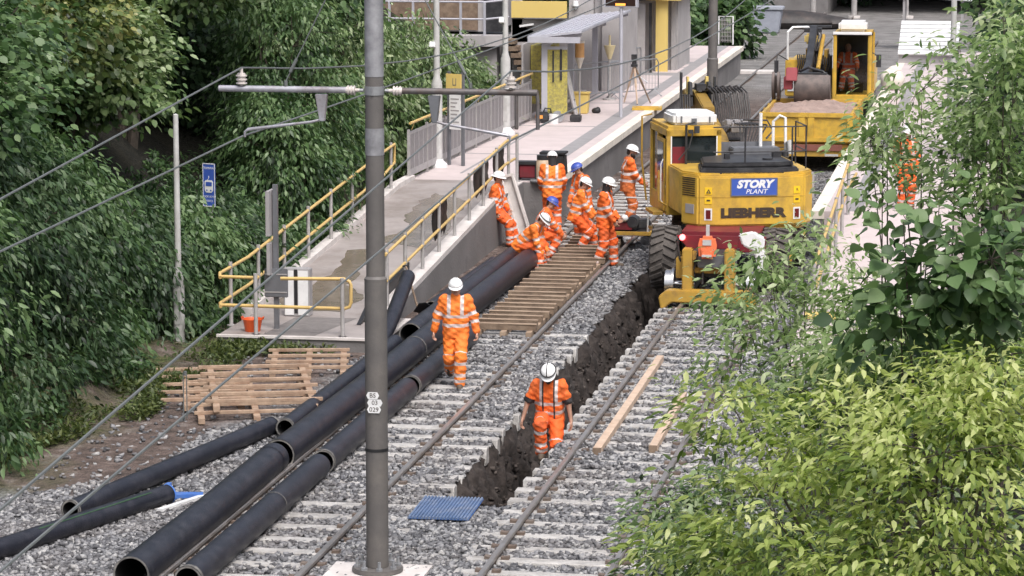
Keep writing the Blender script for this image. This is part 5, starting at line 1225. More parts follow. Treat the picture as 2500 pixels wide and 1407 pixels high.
    # wheels
    for sx in (-1, 1):
        b = MB(); b.lathe([(.3, -.2), (.5, -.2), (.52, -.1), (.52, .1), (.5, .2), (.3, .2)], 24, 0, Matrix.Translation((sx * .95, 2.2, .75)) @ Matrix.Rotation(pi / 2, 4, 'Y')); b.cyl((sx * .95 - .1, 2.2, .75), (sx * .95 + .1, 2.2, .75), .3, n=16); b.build('wheel', M['tyre'], t, smooth=True)
        b = MB(); b.cyl((sx * .68, -.6, .3), (sx * .8, -.6, .3), .3, n=20); b.build('rail_wheel', M['steel'], t)
    return t
loader_crane()

# ================================================================== HAND TROLLEY ON THE LEFT TRACK
t = thing('rail_trolley', 'small yellow-framed tool trolley on the left track beside the excavator', 'trolley', (-8.15, 61.6, 0))
b = MB()
for x0, x1, y0, y1 in ((-.55, .65, -.5, -.42), (-.55, .65, .42, .5), (-.55, -.47, -.42, .42), (.57, .65, -.42, .42)): b.bx(x0, x1, y0, y1, .2, .28)
b.build('frame', M['ceyd'], t, bevel=.01)
b = MB(); b.bx(-.46, .56, -.41, .41, .22, .27); b.build('deck', M['dark'], t)
for x in (-.4, .5): b = MB(); b.cyl((x, -.55, .1), (x, .55, .1), .03); b.cyl((x, -.5, .1), (x, -.42, .1), .1, n=16); b.cyl((x, .42, .1), (x, .5, .1), .1, n=16); b.build('wheel', M['dark'], t)
b = MB(); b.tube([(-.5, -.45, .28), (-.5, -.45, 1.0), (.55, -.45, 1.0), (.55, -.45, .28)], .022, 8); b.build('push_handle', M['lampw'], t, smooth=True)
b = MB(); b.bx(-.3, .3, -.3, .2, .28, .5); b.cyl((.2, -.35, .45), (.2, .1, .45), .13, n=16); b.box((.38, 0, .4), (.3, .3, .2), rz=.4); b.build('motor_unit', M['dark'], t, bevel=.03)
b = MB(); b.ball((.05, -.35, .55), .075); b.build('white_cap', M['white'], t, smooth=True)
b = MB(); b.bx(-.2, .2, -.34, -.31, .3, .45); b.build('red_cover', M['red'], t)
# ================================================================== PEOPLE
def surf_nets(Fv, lo, h):
    nx, ny, nz = Fv.shape; S = Fv < 0
    c = [S[i:nx - 1 + i, j:ny - 1 + j, k:nz - 1 + k] for i in (0, 1) for j in (0, 1) for k in (0, 1)]
    tot = sum(q.astype(np.int8) for q in c); act = (tot > 0) & (tot < 8)
    idx = -np.ones(act.shape, np.int64); ii, jj, kk = np.nonzero(act); idx[ii, jj, kk] = np.arange(len(ii))
    acc = np.zeros((len(ii), 3)); cnt = np.zeros(len(ii))
    cor = [(i, j, k) for i in (0, 1) for j in (0, 1) for k in (0, 1)]
    for a in cor:
        for ax in range(3):
            if a[ax]: continue
            b = list(a); b[ax] = 1
            fa = Fv[ii + a[0], jj + a[1], kk + a[2]]; fb = Fv[ii + b[0], jj + b[1], kk + b[2]]
            m = (fa < 0) != (fb < 0); t = np.where(m, fa / np.where(m, fa - fb, 1), 0)
            p = np.array(a, float)[None] + t[:, None] * (np.array(b, float) - np.array(a, float))[None]
            acc += p * m[:, None]; cnt += m
    V = (np.stack([ii, jj, kk], -1) + acc / cnt[:, None]) * h + lo
    Fs = []
    for ax, (u, v) in ((0, (1, 2)), (1, (2, 0)), (2, (0, 1))):
        sl0 = [slice(None)] * 3; sl1 = [slice(None)] * 3; sl0[ax] = slice(0, -1); sl1[ax] = slice(1, None)
        A = S[tuple(sl0)]; B = S[tuple(sl1)]; e = np.argwhere(A != B)
        e = e[(e[:, u] > 0) & (e[:, v] > 0) & (e[:, u] < S.shape[u] - 1) & (e[:, v] < S.shape[v] - 1)]
        if not len(e): continue
        def cell(du, dv):
            q = e.copy(); q[:, u] -= du; q[:, v] -= dv; return idx[q[:, 0], q[:, 1], q[:, 2]]
        quad = np.stack([cell(1, 1), cell(0, 1), cell(0, 0), cell(1, 0)], -1)
        fl = ~A[e[:, 0], e[:, 1], e[:, 2]]
        quad[fl] = quad[fl][:, ::-1]
        Fs.append(quad)
    return V, np.concatenate(Fs)
def pcap(P, a, b, ra, rb):
    a = np.array(a, float); b = np.array(b, float); ba = b - a; L = max(1e-9, ba @ ba)
    t = np.clip(((P - a) @ ba) / L, 0, 1)
    return np.linalg.norm(P - a - t[..., None] * ba, axis=-1) - (ra + (rb - ra) * t), t
def sdf(prims, h, k=.03, wr=0.0, ph=0.0, cut=None):
    pts = np.array([list(q[0]) for q in prims] + [list(q[1]) for q in prims]); rm = max(max(q[2], q[3]) for q in prims) + .03
    lo = pts.min(0) - rm; hi = pts.max(0) + rm; n = np.ceil((hi - lo) / h).astype(int) + 1
    P = np.stack(np.meshgrid(*[lo[i] + h * np.arange(n[i]) for i in range(3)], indexing='ij'), -1)
    Fv = None
    for q in prims:
        d, _ = pcap(P, *q[:4])
        if Fv is None: Fv = d
        else:
            kk = q[4] if len(q) > 4 else k
            w = np.clip(.5 + .5 * (d - Fv) / kk, 0, 1); Fv = d * (1 - w) + Fv * w - kk * w * (1 - w)
    if wr:
        x, y, z = P[..., 0], P[..., 1], P[..., 2]
        Fv = Fv + wr * (np.sin(34 * x + 21 * z + ph) * np.sin(29 * y - 17 * z + 2 * ph) + .7 * np.sin(47 * z + 23 * x - 19 * y + ph) + .5 * np.sin(71 * z - 40 * x + 31 * y))
    if cut is not None: Fv = np.maximum(Fv, cut(P))
    return surf_nets(Fv, lo, h)
def ik(a, t, L1, L2, pole):
    a = Vector(a); t = Vector(t); d = t - a; D = d.length
    if D > L1 + L2 - .004: t = a + d.normalized() * (L1 + L2 - .004); d = t - a; D = d.length
    u = d.normalized(); p = Vector(pole); p = (p - u * p.dot(u)).normalized()
    x = (L1 * L1 - L2 * L2 + D * D) / (2 * D); y = sqrt(max(1e-6, L1 * L1 - x * x))
    return a + u * x + p * y, t
SKINS = [mat('skin_tone_a', (.42, .24, .17), .55, var=.08), mat('skin_tone_b', (.50, .29, .21), .55, var=.08)]
CL = dict(jacket=mat('hivis_orange', (.92, .16, .022), .75, var=.14, scale=5, bump=.35, bscale=35, dirt=((.36, .10, .04), .6, 4)), jacket2=mat('hivis_orange_bright', (1.0, .225, .03), .75, var=.12, scale=5, bump=.35, bscale=35, dirt=((.55, .14, .04), .5, 4)),
          trousers=mat('hivis_trousers', (.86, .13, .02), .75, var=.16, scale=5, bump=.35, bscale=35, dirt=((.30, .10, .05), .7, 3.5)), silver=mat('reflective_tape', (.62, .55, .54), .5, .05, .2, 9, dirt=((.5, .25, .16), .6, 5)),
          worn=mat('hivis_worn', (.62, .15, .035), .75, var=.15, scale=5, dirt=((.3, .12, .06), .6, 4)), dark=mat('dark_cloth', (.03, .028, .03), .8), hair=mat('dark_hair', (.03, .02, .016), .7),
          hat=mat('hat_white', (.84, .84, .84), .3, var=.03), hatb=mat('hat_blue', (.06, .10, .42), .35, var=.05), boot=mat('work_boot', (.10, .075, .055), .8, var=.3), lips=mat('lip_tone', (.30, .15, .11), .6), eye=mat('eye_dark', (.03, .025, .02), .3))  # lips: the mouth's own colour
def person(label, pos, rz, pel=(0, 0, .93), lean=0, side=0, twist=0, feet=None, hands=None, kpole=((0, 1, 0), (0, 1, 0)), epole=None, head=(12, 0), hat='white', brim='peak', top='jacket', topm='jacket', short=False, beard=False, hood=False, skin=0, s=1.0, curl=(.7, .7), trm='trousers', hatband=None, armtape=True):
    t = thing('person', label, 'person', pos, rz); t.scale = (s, s, s)
    ph = (pos[0] * 7 + pos[1] * 3) % 6
    pel = Vector(pel)
    Rm = Matrix.Rotation(radians(side), 3, 'Y') @ Matrix.Rotation(-radians(lean), 3, 'X')
    U = Rm @ Vector((0, 0, 1)); tw = Matrix.Rotation(radians(twist), 3, U)
    Rt = tw @ (Rm @ Vector((1, 0, 0))); Fw = U.cross(Rt)
    hipx = Matrix.Rotation(radians(side) * .3, 3, 'Y') @ Vector((1, 0, 0))
    chest = pel + U * .34; sh = [pel + U * .485 + Rt * (q * .178) for q in (-1, 1)]; nk = pel + U * .54
    hipj = [pel + hipx * (q * .095) - Vector((0, 0, .02)) for q in (-1, 1)]
    Rh = tw @ Rm @ Matrix.Rotation(radians(lean) * .6, 3, 'X') @ Matrix.Rotation(radians(head[1]), 3, 'Z') @ Matrix.Rotation(-radians(head[0]), 3, 'X')
    HU, HF, HR = Rh @ Vector((0, 0, 1)), Rh @ Vector((0, 1, 0)), Rh @ Vector((1, 0, 0))
    hc = nk + U * .035 + HU * .115 + HF * .012
    feet = feet or (((-.11, 0, .09), 0, 0), ((.11, 0.02, .09), 0, 0))
    knee = []; ank = []
    for q in (0, 1):
        k_, a_ = ik(hipj[q], feet[q][0], .435, .42, kpole[q]); knee.append(k_); ank.append(a_)
    hands = hands or ((-.27, .05, .82), (.27, .05, .82)); elb = []; wri = []
    for q in (0, 1):
        sg = -1 if q == 0 else 1
        pole = epole[q] if epole else (sg * .5, -1, -.2)
        e_, w_ = ik(sh[q], hands[q], .29, .25, pole); elb.append(e_); wri.append(w_)
    tr = lambda v: tuple(v)
    # ---- body (one continuous skin): torso, limbs, neck, head with face, hands with fingers
    B = [(pel + Rt * -.05, chest + Rt * -.06, .10, .11), (pel + Rt * .05, chest + Rt * .06, .10, .11), (chest, nk - U * .04, .11, .06), (nk - U * .05, hc - HU * .04, .055, .052)]
    for q in (0, 1):
        B += [(chest + (sh[q] - chest) * .6, sh[q], .07, .055), (sh[q], elb[q], .05, .04), (elb[q], wri[q], .041, .027), (hipj[q], knee[q], .078, .055), (knee[q], ank[q], .054, .036)]
    V, Fc = sdf([(tr(a), tr(b), ra, rb) for a, b, ra, rb in B], .02, .03)
    Vs, Fs, Ms = [V], [Fc], [np.zeros(len(Fc), int)]
    def put(V, F, m):
        Fs.append(F + sum(len(v) for v in Vs)); Vs.append(V); Ms.append(m if isinstance(m, np.ndarray) else np.full(len(F), m))
    h = lambda x, y, z: tr(hc + HR * x + HF * y + HU * z)
    Hd = [(h(0, -.022, .035), h(0, .02, .03), .082, .074), (h(0, .03, -.03), h(0, .055, -.075), .055, .036), (h(-.03, .02, -.055), h(.03, .02, -.055), .043, .043), (h(0, .094, .012), h(0, .112, -.018), .009, .015, .015), (h(-.03, .08, .032), h(.03, .08, .032), .017, .017, .02),
          (h(-.02, .076, -.052), h(.02, .076, -.052), .012, .012, .015), (h(-.078, -.005, .015), h(-.078, -.008, -.02), .014, .011, .012), (h(.078, -.005, .015), h(.078, -.008, -.02), .014, .011, .012), (tr(nk - U * .02), h(0, -.015, -.05), .054, .05)]
    V, Fc = sdf(Hd, .0075, .03)
    cen = V[Fc].mean(1); dm, _ = pcap(cen, h(-.022, .092, -.052), h(.022, .092, -.052), 0, 0)
    put(V, Fc, np.where(dm < .011, 1, 0))
    for q in (-1, 1):
        m = MB(); m.ball(h(q * .032, .083, .012), (.013, .013, .009), 10); put(np.array(m.v), np.array([f for f in m.f]), 2)
    for q in (0, 1):
        sg = -1 if q == 0 else 1
        d = (wri[q] - elb[q]).normalized(); n_ = Vector((-sg, .15, 0)); n_ = (n_ - d * n_.dot(d)).normalized(); sd = d.cross(n_) * sg      # sd: thumb side
        if sd.y < 0: sd = -sd
        cu = curl[q]; w0 = wri[q]
        Hn = [(tr(w0 - d * .03), tr(w0 + d * .02), .026, .026)]
        for fi, (off, ln) in enumerate(((.03, .078), (.010, .086), (-.011, .08), (-.031, .064))):
            k0 = w0 + d * .09 + sd * off
            Hn.append((tr(w0 + d * .01 + sd * off * .6), tr(k0), .016, .013))
            a1 = cu * .6 + fi * .06; d1 = (d * cos(a1) + n_ * sin(a1)); k1 = k0 + d1 * ln * .52
            a2 = a1 + cu * .9 + .1; d2 = d * cos(a2) + n_ * sin(a2)
            Hn += [(tr(k0), tr(k1), .0115, .010, .008), (tr(k1), tr(k1 + d2 * ln * .5), .010, .008, .008)]
        th = (d * .55 + sd * .7 + n_ * .35).normalized(); t0 = w0 + d * .03 + sd * .025; t1 = t0 + th * .042
        Hn += [(tr(t0), tr(t1), .015, .012, .012), (tr(t1), tr(t1 + (th * .5 + d * .7 + n_ * .25).normalized() * .036), .011, .009, .008)]
        V, Fc = sdf(Hn, .0062, .012); put(V, Fc, 0)
    quads = np.concatenate(Fs)
    me = npmesh('body', np.concatenate(Vs), quads, [SKINS[skin], CL['lips'], CL['eye']], smooth=True, fm=np.concatenate(Ms))
    link('body', me, t)
    # ---- jacket or vest
    hem = -.10 if top == 'jacket' else -.13
    J = []
    for q in (-1, 1):
        J += [(pel + U * hem + Rt * q * .055, chest + Rt * q * .075, .150, .138), (chest + Rt * q * .075, pel + U * .44 + Rt * q * .07, .134, .10)]
    J += [(chest, nk - U * .05, .11, .075)]
    nb = len(J); arms = []
    for q in (0, 1):
        J += [(chest + (sh[q] - chest) * .55, sh[q] - U * .01, .085, .075)]
        if short: J += [(sh[q], sh[q].lerp(elb[q], .85), .073, .07)]; arms.append((q, sh[q], elb[q], elb[q]))
        else: J += [(sh[q], elb[q], .080, .069), (elb[q], elb[q].lerp(wri[q], .93), .070, .056)]; arms.append((q, sh[q], elb[q], wri[q]))
    if not short: J += [(nk - U * .045 - Fw * .01, nk - U * .0 + Fw * .01, .078, .068)]
    pl = np.array(pel); un = np.array(U); rn = np.array(Rt); fn = np.array(Fw)
    V, Fc = sdf([(tr(q[0]), tr(q[1]), q[2], q[3]) for q in J], .0115, .035, .006, ph, cut=lambda P: np.maximum(-(((P - pl) @ un) - hem + .02) - np.where(np.abs((P - pl) @ rn) > .3, 9, 0), -9))
    C = V[Fc].mean(1); up = (C - pl) @ un; lx = (C - pl) @ rn; ly = (C - pl) @ fn
    fm = np.zeros(len(C), int); best = np.full(len(C), 9.); lab = np.zeros(len(C), int); tt = np.zeros(len(C))
    for q in (-1, 1):
        d, _ = pcap(C, tr(pel + U * -.1 + Rt * q * .06), tr(pel + U * .44 + Rt * q * .075), .135, .11); m = d < best; best[m] = d[m]; lab[m] = 0
    for q, a, b_, c_ in arms:
        for li, (p0, p1, r0, r1) in ((1, (a, b_, .07, .06)), (2, (b_, c_, .06, .05))):
            if p0 == p1: continue
            d, tq = pcap(C, tr(p0), tr(p1), r0, r1); m = d < best - .004; best[m] = d[m]; lab[m] = li; tt[m] = tq[m]
    tor = lab == 0
    fm[tor & (up > .06) & (up < .115)] = 1; fm[tor & (up > .20) & (up < .255)] = 1
    fm[tor & (up > .255) & (np.abs(np.abs(lx) - .105) < .027)] = 1
    if armtape and not short: fm[(lab == 1) & (tt > .70) & (tt < .89)] = 1; fm[(lab == 2) & (tt > .22) & (tt < .42)] = 1
    if top == 'vest':
        op = .035 + .05 * np.clip(.2 - up, 0, 1)
        if short:
            fm[tor & (ly > 0) & (np.abs(lx) < .075) & (fm == 0)] = 2
            fm[tor & (ly > 0) & (np.abs(np.abs(lx) - .08) < .010)] = 3
        fm[(lab > 0) & (fm == 0)] = 2
        fm[(lab == 1) & (tt > .76) & short] = 3 if short else 2
    me = npmesh('vest' if top == 'vest' else 'jacket', V, Fc, [CL[topm], CL['silver'], CL['jacket'], CL['dark']], smooth=True, fm=fm)
    link(me.name.split('.')[0], me, t)
    # ---- trousers
    T = [(pel + hipx * -.06 + U * .02, pel + hipx * .06 + U * .02, .125, .125), (pel + hipx * -.06 - Vector((0, 0, .05)), pel + hipx * .06 - Vector((0, 0, .05)), .115, .115)]
    for q in (0, 1): T += [(hipj[q], knee[q], .117, .094), (knee[q], knee[q].lerp(ank[q], .97), .095, .086)]
    V, Fc = sdf([(tr(q[0]), tr(q[1]), q[2], q[3]) for q in T], .0125, .03, .007, ph + 1)
    C = V[Fc].mean(1); fm = np.zeros(len(C), int); best = np.full(len(C), 9.)
    for q in (0, 1):
        for li, p0, p1, bands in ((0, hipj[q], knee[q], ((.86, .985),)), (1, knee[q], ank[q], ((.18, .31), (.62, .75), (.84, .96)))):
            d, tq = pcap(C, tr(p0), tr(p1), .08, .07); m = d < best; best[m] = d[m]
            v = np.zeros(len(C), int)
            for a, b_ in bands: v[(tq > a) & (tq < b_)] = 1
            fm[m] = v[m]
    me = npmesh('trousers', V, Fc, [CL[trm], CL['silver']], smooth=True, fm=fm); link('trousers', me, t)
    # ---- boots
    for q in (0, 1):
        (_, yaw, pit) = feet[q]; a = ank[q]; Rf = Matrix.Rotation(radians(yaw), 3, 'Z') @ Matrix.Rotation(-radians(pit), 3, 'X')
        f = lambda x, y, z: tr(a + Rf @ Vector((x, y, z)))
        V, Fc = sdf([(f(0, 0, .06), f(0, -.01, -.03), .055, .052), (f(0, -.04, -.045), f(0, .05, -.045), .044, .046), (f(0, .05, -.045), f(0, .165, -.052), .046, .038)], .0125, .03)
        link('boot', npmesh('boot', V, Fc, CL['boot'], smooth=True), t)
    # ---- hat, hair
    Th = Matrix.Translation(hc + HU * .045 - HF * .006) @ Rh.to_4x4()
    if hat:
        hm = CL['hatb'] if hat == 'blue' else CL['hat']
        m = MB(); sc = Matrix.Diagonal((.108, .13, .098, 1))
        prof = [(1.0, 0.0)] + [(cos(a * pi / 16), .02 + sin(a * pi / 16)) for a in range(1, 8)] + [(.001, 1.03)]
        m.lathe(prof, 28, 0, Th @ sc)
        n = 28; vs = []
        for r in (0.98, 1.0, 1.0):
            for j in range(n):
                a = 2 * pi * j / n; fx = max(0, sin(a)) ** 2; e = (.40 if brim == 'full' else .07 + .36 * fx) if r != .98 or len(vs) >= n else 0
                k = len(vs) // n; ee = e if k == 1 else 0
                x, y = cos(a) * .107 * (1 + ee), sin(a) * .129 * (1 + ee * .8)
                vs.append(Th @ Vector((x, y, (.004, -.014 - .012 * fx, -.006)[k])))
        fs = [(k * n + j, k * n + (j + 1) % n, (k + 1) % 3 * n + (j + 1) % n, (k + 1) % 3 * n + j) for k in range(3) for j in range(n)]
        m.add(vs, fs)
        for j in range(3): m.tube([Th @ Vector((x, (.128 * .98) * cos(u), .1 * sin(u) + .004)) for x in ((j - 1) * .026,) for u in np.linspace(.35, 2.8, 9)], .006, 5)
        o = m.build('hard_hat', hm, t, smooth=True)
        if hatband:
            m = MB(); m.tube([Th @ Vector((.111 * cos(a), .133 * sin(a), .03)) for a in np.linspace(0, 2 * pi, 29)], .009, 6); m.tube([Th @ Vector((.01, .136 * cos(u), .104 * sin(u))) for u in np.linspace(0.2, 2.9, 11)], .007, 6); m.build('head_lamp_strap', CL['dark'], o, smooth=True)
        else:
            m = MB(); m.tube([Th @ Vector((.1085 * cos(a), .1305 * sin(a), .008)) for a in np.linspace(-.2, pi + .2, 21)], .0055, 6); m.build('hat_band', M['fence'], o, smooth=True)
    if beard:
        V, Fc = sdf([(h(-.05, .02, -.06), h(.05, .02, -.06), .045, .045), (h(0, .05, -.07), h(0, .07, -.10), .045, .035)], .009, .03)
        link('beard', npmesh('beard', V, Fc, CL['hair'], smooth=True), t)
    if hood:
        V, Fc = sdf([(h(0, -.03, .03), h(0, .0, -.04), .092, .082), (tr(nk - U * .03), h(0, -.02, -.06), .085, .078)], .011, .03)
        link('hood', npmesh('hood', V, Fc, CL['dark'], smooth=True), t)
    elif hat or True:
        V, Fc = sdf([(h(0, -.04, .03), h(0, -.05, -.035), .075, .055)], .01, .03)
        link('hair', npmesh('hair', V, Fc, CL['hair'], smooth=True), t)
    return t
SL = -.125
person('man in orange walking towards us beside the black pipes, white hard hat, looking down', (-8.62, 45.0, SL), pi + .12, (0, 0, .925), 3, feet=(((-.07, .2, .10), 4, 4), ((.11, -.26, .22), -4, -38)), hands=((-.36, .1, .80), (.37, .0, .81)), epole=((-.8, -.6, 0), (.8, -.6, 0)), head=(16, 2), topm='jacket2', trm='jacket2', skin=1, curl=(.9, .7))
a = aty(1343, 905, 41.0)
person('man in orange T-shirt and open vest climbing out of the trench', (a.x, 41.0, -.66), pi + .05, (0, 0, .93), 15, feet=(((-.13, .05, .16), 0, 0), ((.09, .34, .46), 5, 8)), hands=((-.36, .12, .70), (.42, .16, .78)), epole=((-.9, -.7, 0), (.9, -.7, 0)), head=(34, 0), top='vest', short=True, hatband=True, hood=False, beard=True, curl=(.6, .7))
a = aty(1218, 420, 61.3)
person('man in orange leaning against the end of the ramp wall, white full-brimmed hard hat', (a.x + .06, 61.3, SL), -pi / 2 - .1, (0, -.14, .80), 4, feet=(((-.1, .30, .09), 0, 0), ((.1, .22, .09), 0, 0)), hands=((-.18, .12, .72), (.2, -.05, .70)), head=(10, 0), brim='full', s=.99)
a = aty(1348, 400, 63.4)
person('man seen from behind with black hood, white hard hat and silver-edged orange vest', (a.x, 63.4, SL), .12, (0, 0, .94), 4, hands=((-.22, .2, .95), (.22, .22, .95)), hood=True, top='vest', topm='jacket2', skin=1, s=1.04)
a = aty(1420, 430, 62.0)
person('man in orange with a blue hard hat bending his head beside the hooded man', (a.x + .05, 62.0, SL), pi / 2 + .75, (0, 0, .95), 9, feet=(((-.14, 0, .09), 10, 0), ((.14, .02, .09), -10, 0)), hands=((-.14, .26, .92), (.16, .26, .9)), head=(25, -25), hat='blue', top='vest', topm='jacket', s=1.0)
a = aty(1345, 545, 59.8)
person('man in orange crouching behind the seated man, blue hard hat', (a.x - .15, 59.8, SL), -pi / 2 + .25, (0, -.12, .50), 22, feet=(((-.16, .18, .09), 10, 0), ((.14, .12, .09), -6, 0)), hands=((-.12, .42, .45), (.16, .40, .42)), head=(22, -10), hat='blue', skin=1)
a = aty(1287, 585, 57.75)
person('man in orange sitting bent forward on the ends of the black pipes, white hard hat', (a.x - .1, 57.75, SL), -pi / 2 - .18, (0, -.02, .55), 42, feet=(((-.1, .46, .12), 0, 0), ((.15, .42, .12), -6, 0)), hands=((-.05, .50, .44), (.12, .46, .40)), head=(26, -6), topm='jacket2', hatband=True)
a = aty(1432, 470, 60.6)
person('man in orange half crouching among the group, white hard hat, knees bent', (a.x - .1, 60.4, SL), -pi / 2 + .1, (0, -.1, .82), 14, feet=(((-.15, .28, .12), 8, 0), ((.12, -.02, .12), -6, 0)), hands=((-.1, .36, .72), (.14, .34, .62)), head=(20, 0), topm='jacket2', brim='peak')
a = aty(1485, 470, 58.5)
person('bearded man in orange vest standing feet apart on the bare rail, white hard hat', (a.x - .07, 58.5, SL), -pi / 2 - .12, (0, 0, .95), 3, feet=(((-.12, .16, .10), 8, 0), ((.13, -.12, .10), -14, 0)), hands=((-.1, .24, .98), (.14, .22, .94)), head=(14, -4), hood=True, top='vest', topm='jacket', trm='trousers', s=1.04)
a = aty(1535, 420, 64.6)
person('man in faded orange vest beside the cab door of the yellow excavator', (a.x - .02, 64.6, SL), -pi / 2 + .3, (0, 0, .94), 4, feet=(((-.12, .05, .1), 0, 0), ((.12, -.05, .1), 0, 0)), hands=((-.08, .30, 1.0), (.16, .30, .98)), head=(16, 0), top='vest', topm='worn', trm='worn', beard=True, s=1.07)
a = aty(2212, 381, 61.0)
person('person in orange on the right platform, half hidden by leaves, white hard hat', (a.x, 61.0, .88), pi + .4, (0, 0, .93), 3, head=(10, 0), hood=True)
a = aty(2072, 150, 85.6)
person('driver in red-orange sitting in the cab of the far excavator', (a.x, 85.15, 1.36), pi, (0, -.05, .52), -2, feet=(((-.15, .48, .09), 0, 0), ((.15, .46, .09), 0, 0)), hands=((-.30, .36, .66), (.30, .36, .66)), head=(4, 0), hat=None, top='vest', topm='trousers')
# ================================================================== VEGETATION
def leaf_shape(kind):
    # verts along +Y, quads
    if kind == 'wide':
        a = [(0, 0), (.17, .06), (.33, .22), (.40, .42), (.34, .62), (.20, .82), (0, 1.02)]
        v = [(x, y, .10 * (abs(x) / .4) - .16 * y * y) for x, y in a] + [(-x, y, .10 * (abs(x) / .4) - .16 * y * y) for x, y in a[1:-1]] + [(0, .3, -.03), (0, .62, -.07)]
        f = [(0, 1, 2, 12), (12, 2, 3, 13), (13, 3, 4, 5), (13, 5, 6, 11), (0, 12, 8, 7), (12, 13, 9, 8), (13, 11, 10, 9)]
        f = [(0, 1, 2, 12), (12, 2, 3, 13), (13, 3, 4, 5), (13, 5, 6, 11), (12, 8, 7, 0), (13, 9, 8, 12), (13, 11, 10, 9)]
    elif kind == 'broad':
        v = [(0, 0, 0), (.30, .22, .05), (.34, .58, .03), (0, 1, -.10), (-.34, .58, .03), (-.30, .22, .05), (0, .5, -.02)]
        f = [(0, 1, 2, 6), (6, 2, 3, 4), (0, 6, 4, 5)]
    else:
        v = [(0, 0, 0), (.17, .28, .05), (.16, .62, .02), (0, 1, -.14), (-.16, .62, .02), (-.17, .28, .05), (0, .5, -.01)]
        f = [(0, 1, 2, 6), (6, 2, 3, 4), (0, 6, 4, 5)]
    return np.array(v, float), np.array(f)
def leaf_mesh(P, D, size, kind, rnd, name, m_, upn=.45):
    n = len(P); V0, F0 = leaf_shape(kind)
    D = D / np.maximum(1e-6, np.linalg.norm(D, axis=1, keepdims=True))
    up = np.tile(np.array([0, 0, 1.]), (n, 1)) + RNG.normal(0, upn, (n, 3))
    X = np.cross(D, up); X /= np.maximum(1e-6, np.linalg.norm(X, axis=1, keepdims=True)); Z = np.cross(X, D)
    V = P[:, None] + (X[:, None] * V0[None, :, 0:1] + D[:, None] * V0[None, :, 1:2] + Z[:, None] * V0[None, :, 2:3]) * size[:, None, None]
    F = (F0[None] + len(V0) * np.arange(n)[:, None, None]).reshape(-1, 4)
    return npmesh(name, V.reshape(-1, 3), F, m_, np.repeat(rnd, len(V0)))
LM = dict(
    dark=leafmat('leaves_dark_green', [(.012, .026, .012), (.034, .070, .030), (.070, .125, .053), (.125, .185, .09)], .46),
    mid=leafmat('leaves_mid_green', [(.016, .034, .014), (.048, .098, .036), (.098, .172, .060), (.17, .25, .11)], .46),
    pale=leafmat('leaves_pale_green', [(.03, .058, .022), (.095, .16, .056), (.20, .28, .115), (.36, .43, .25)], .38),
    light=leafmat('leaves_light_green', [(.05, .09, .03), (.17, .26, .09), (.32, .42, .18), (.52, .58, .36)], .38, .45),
    lime=leafmat('leaves_lime_green', [(.036, .07, .016), (.155, .225, .05), (.36, .435, .125), (.60, .64, .30)], .40, .45),
    yellow=leafmat('leaves_yellowing', [(.022, .048, .015), (.08, .125, .038), (.17, .215, .07), (.30, .30, .11)], .40),
    weed=leafmat('weed_leaves', [(.025, .042, .012), (.07, .10, .026), (.14, .165, .055)], .5),
)
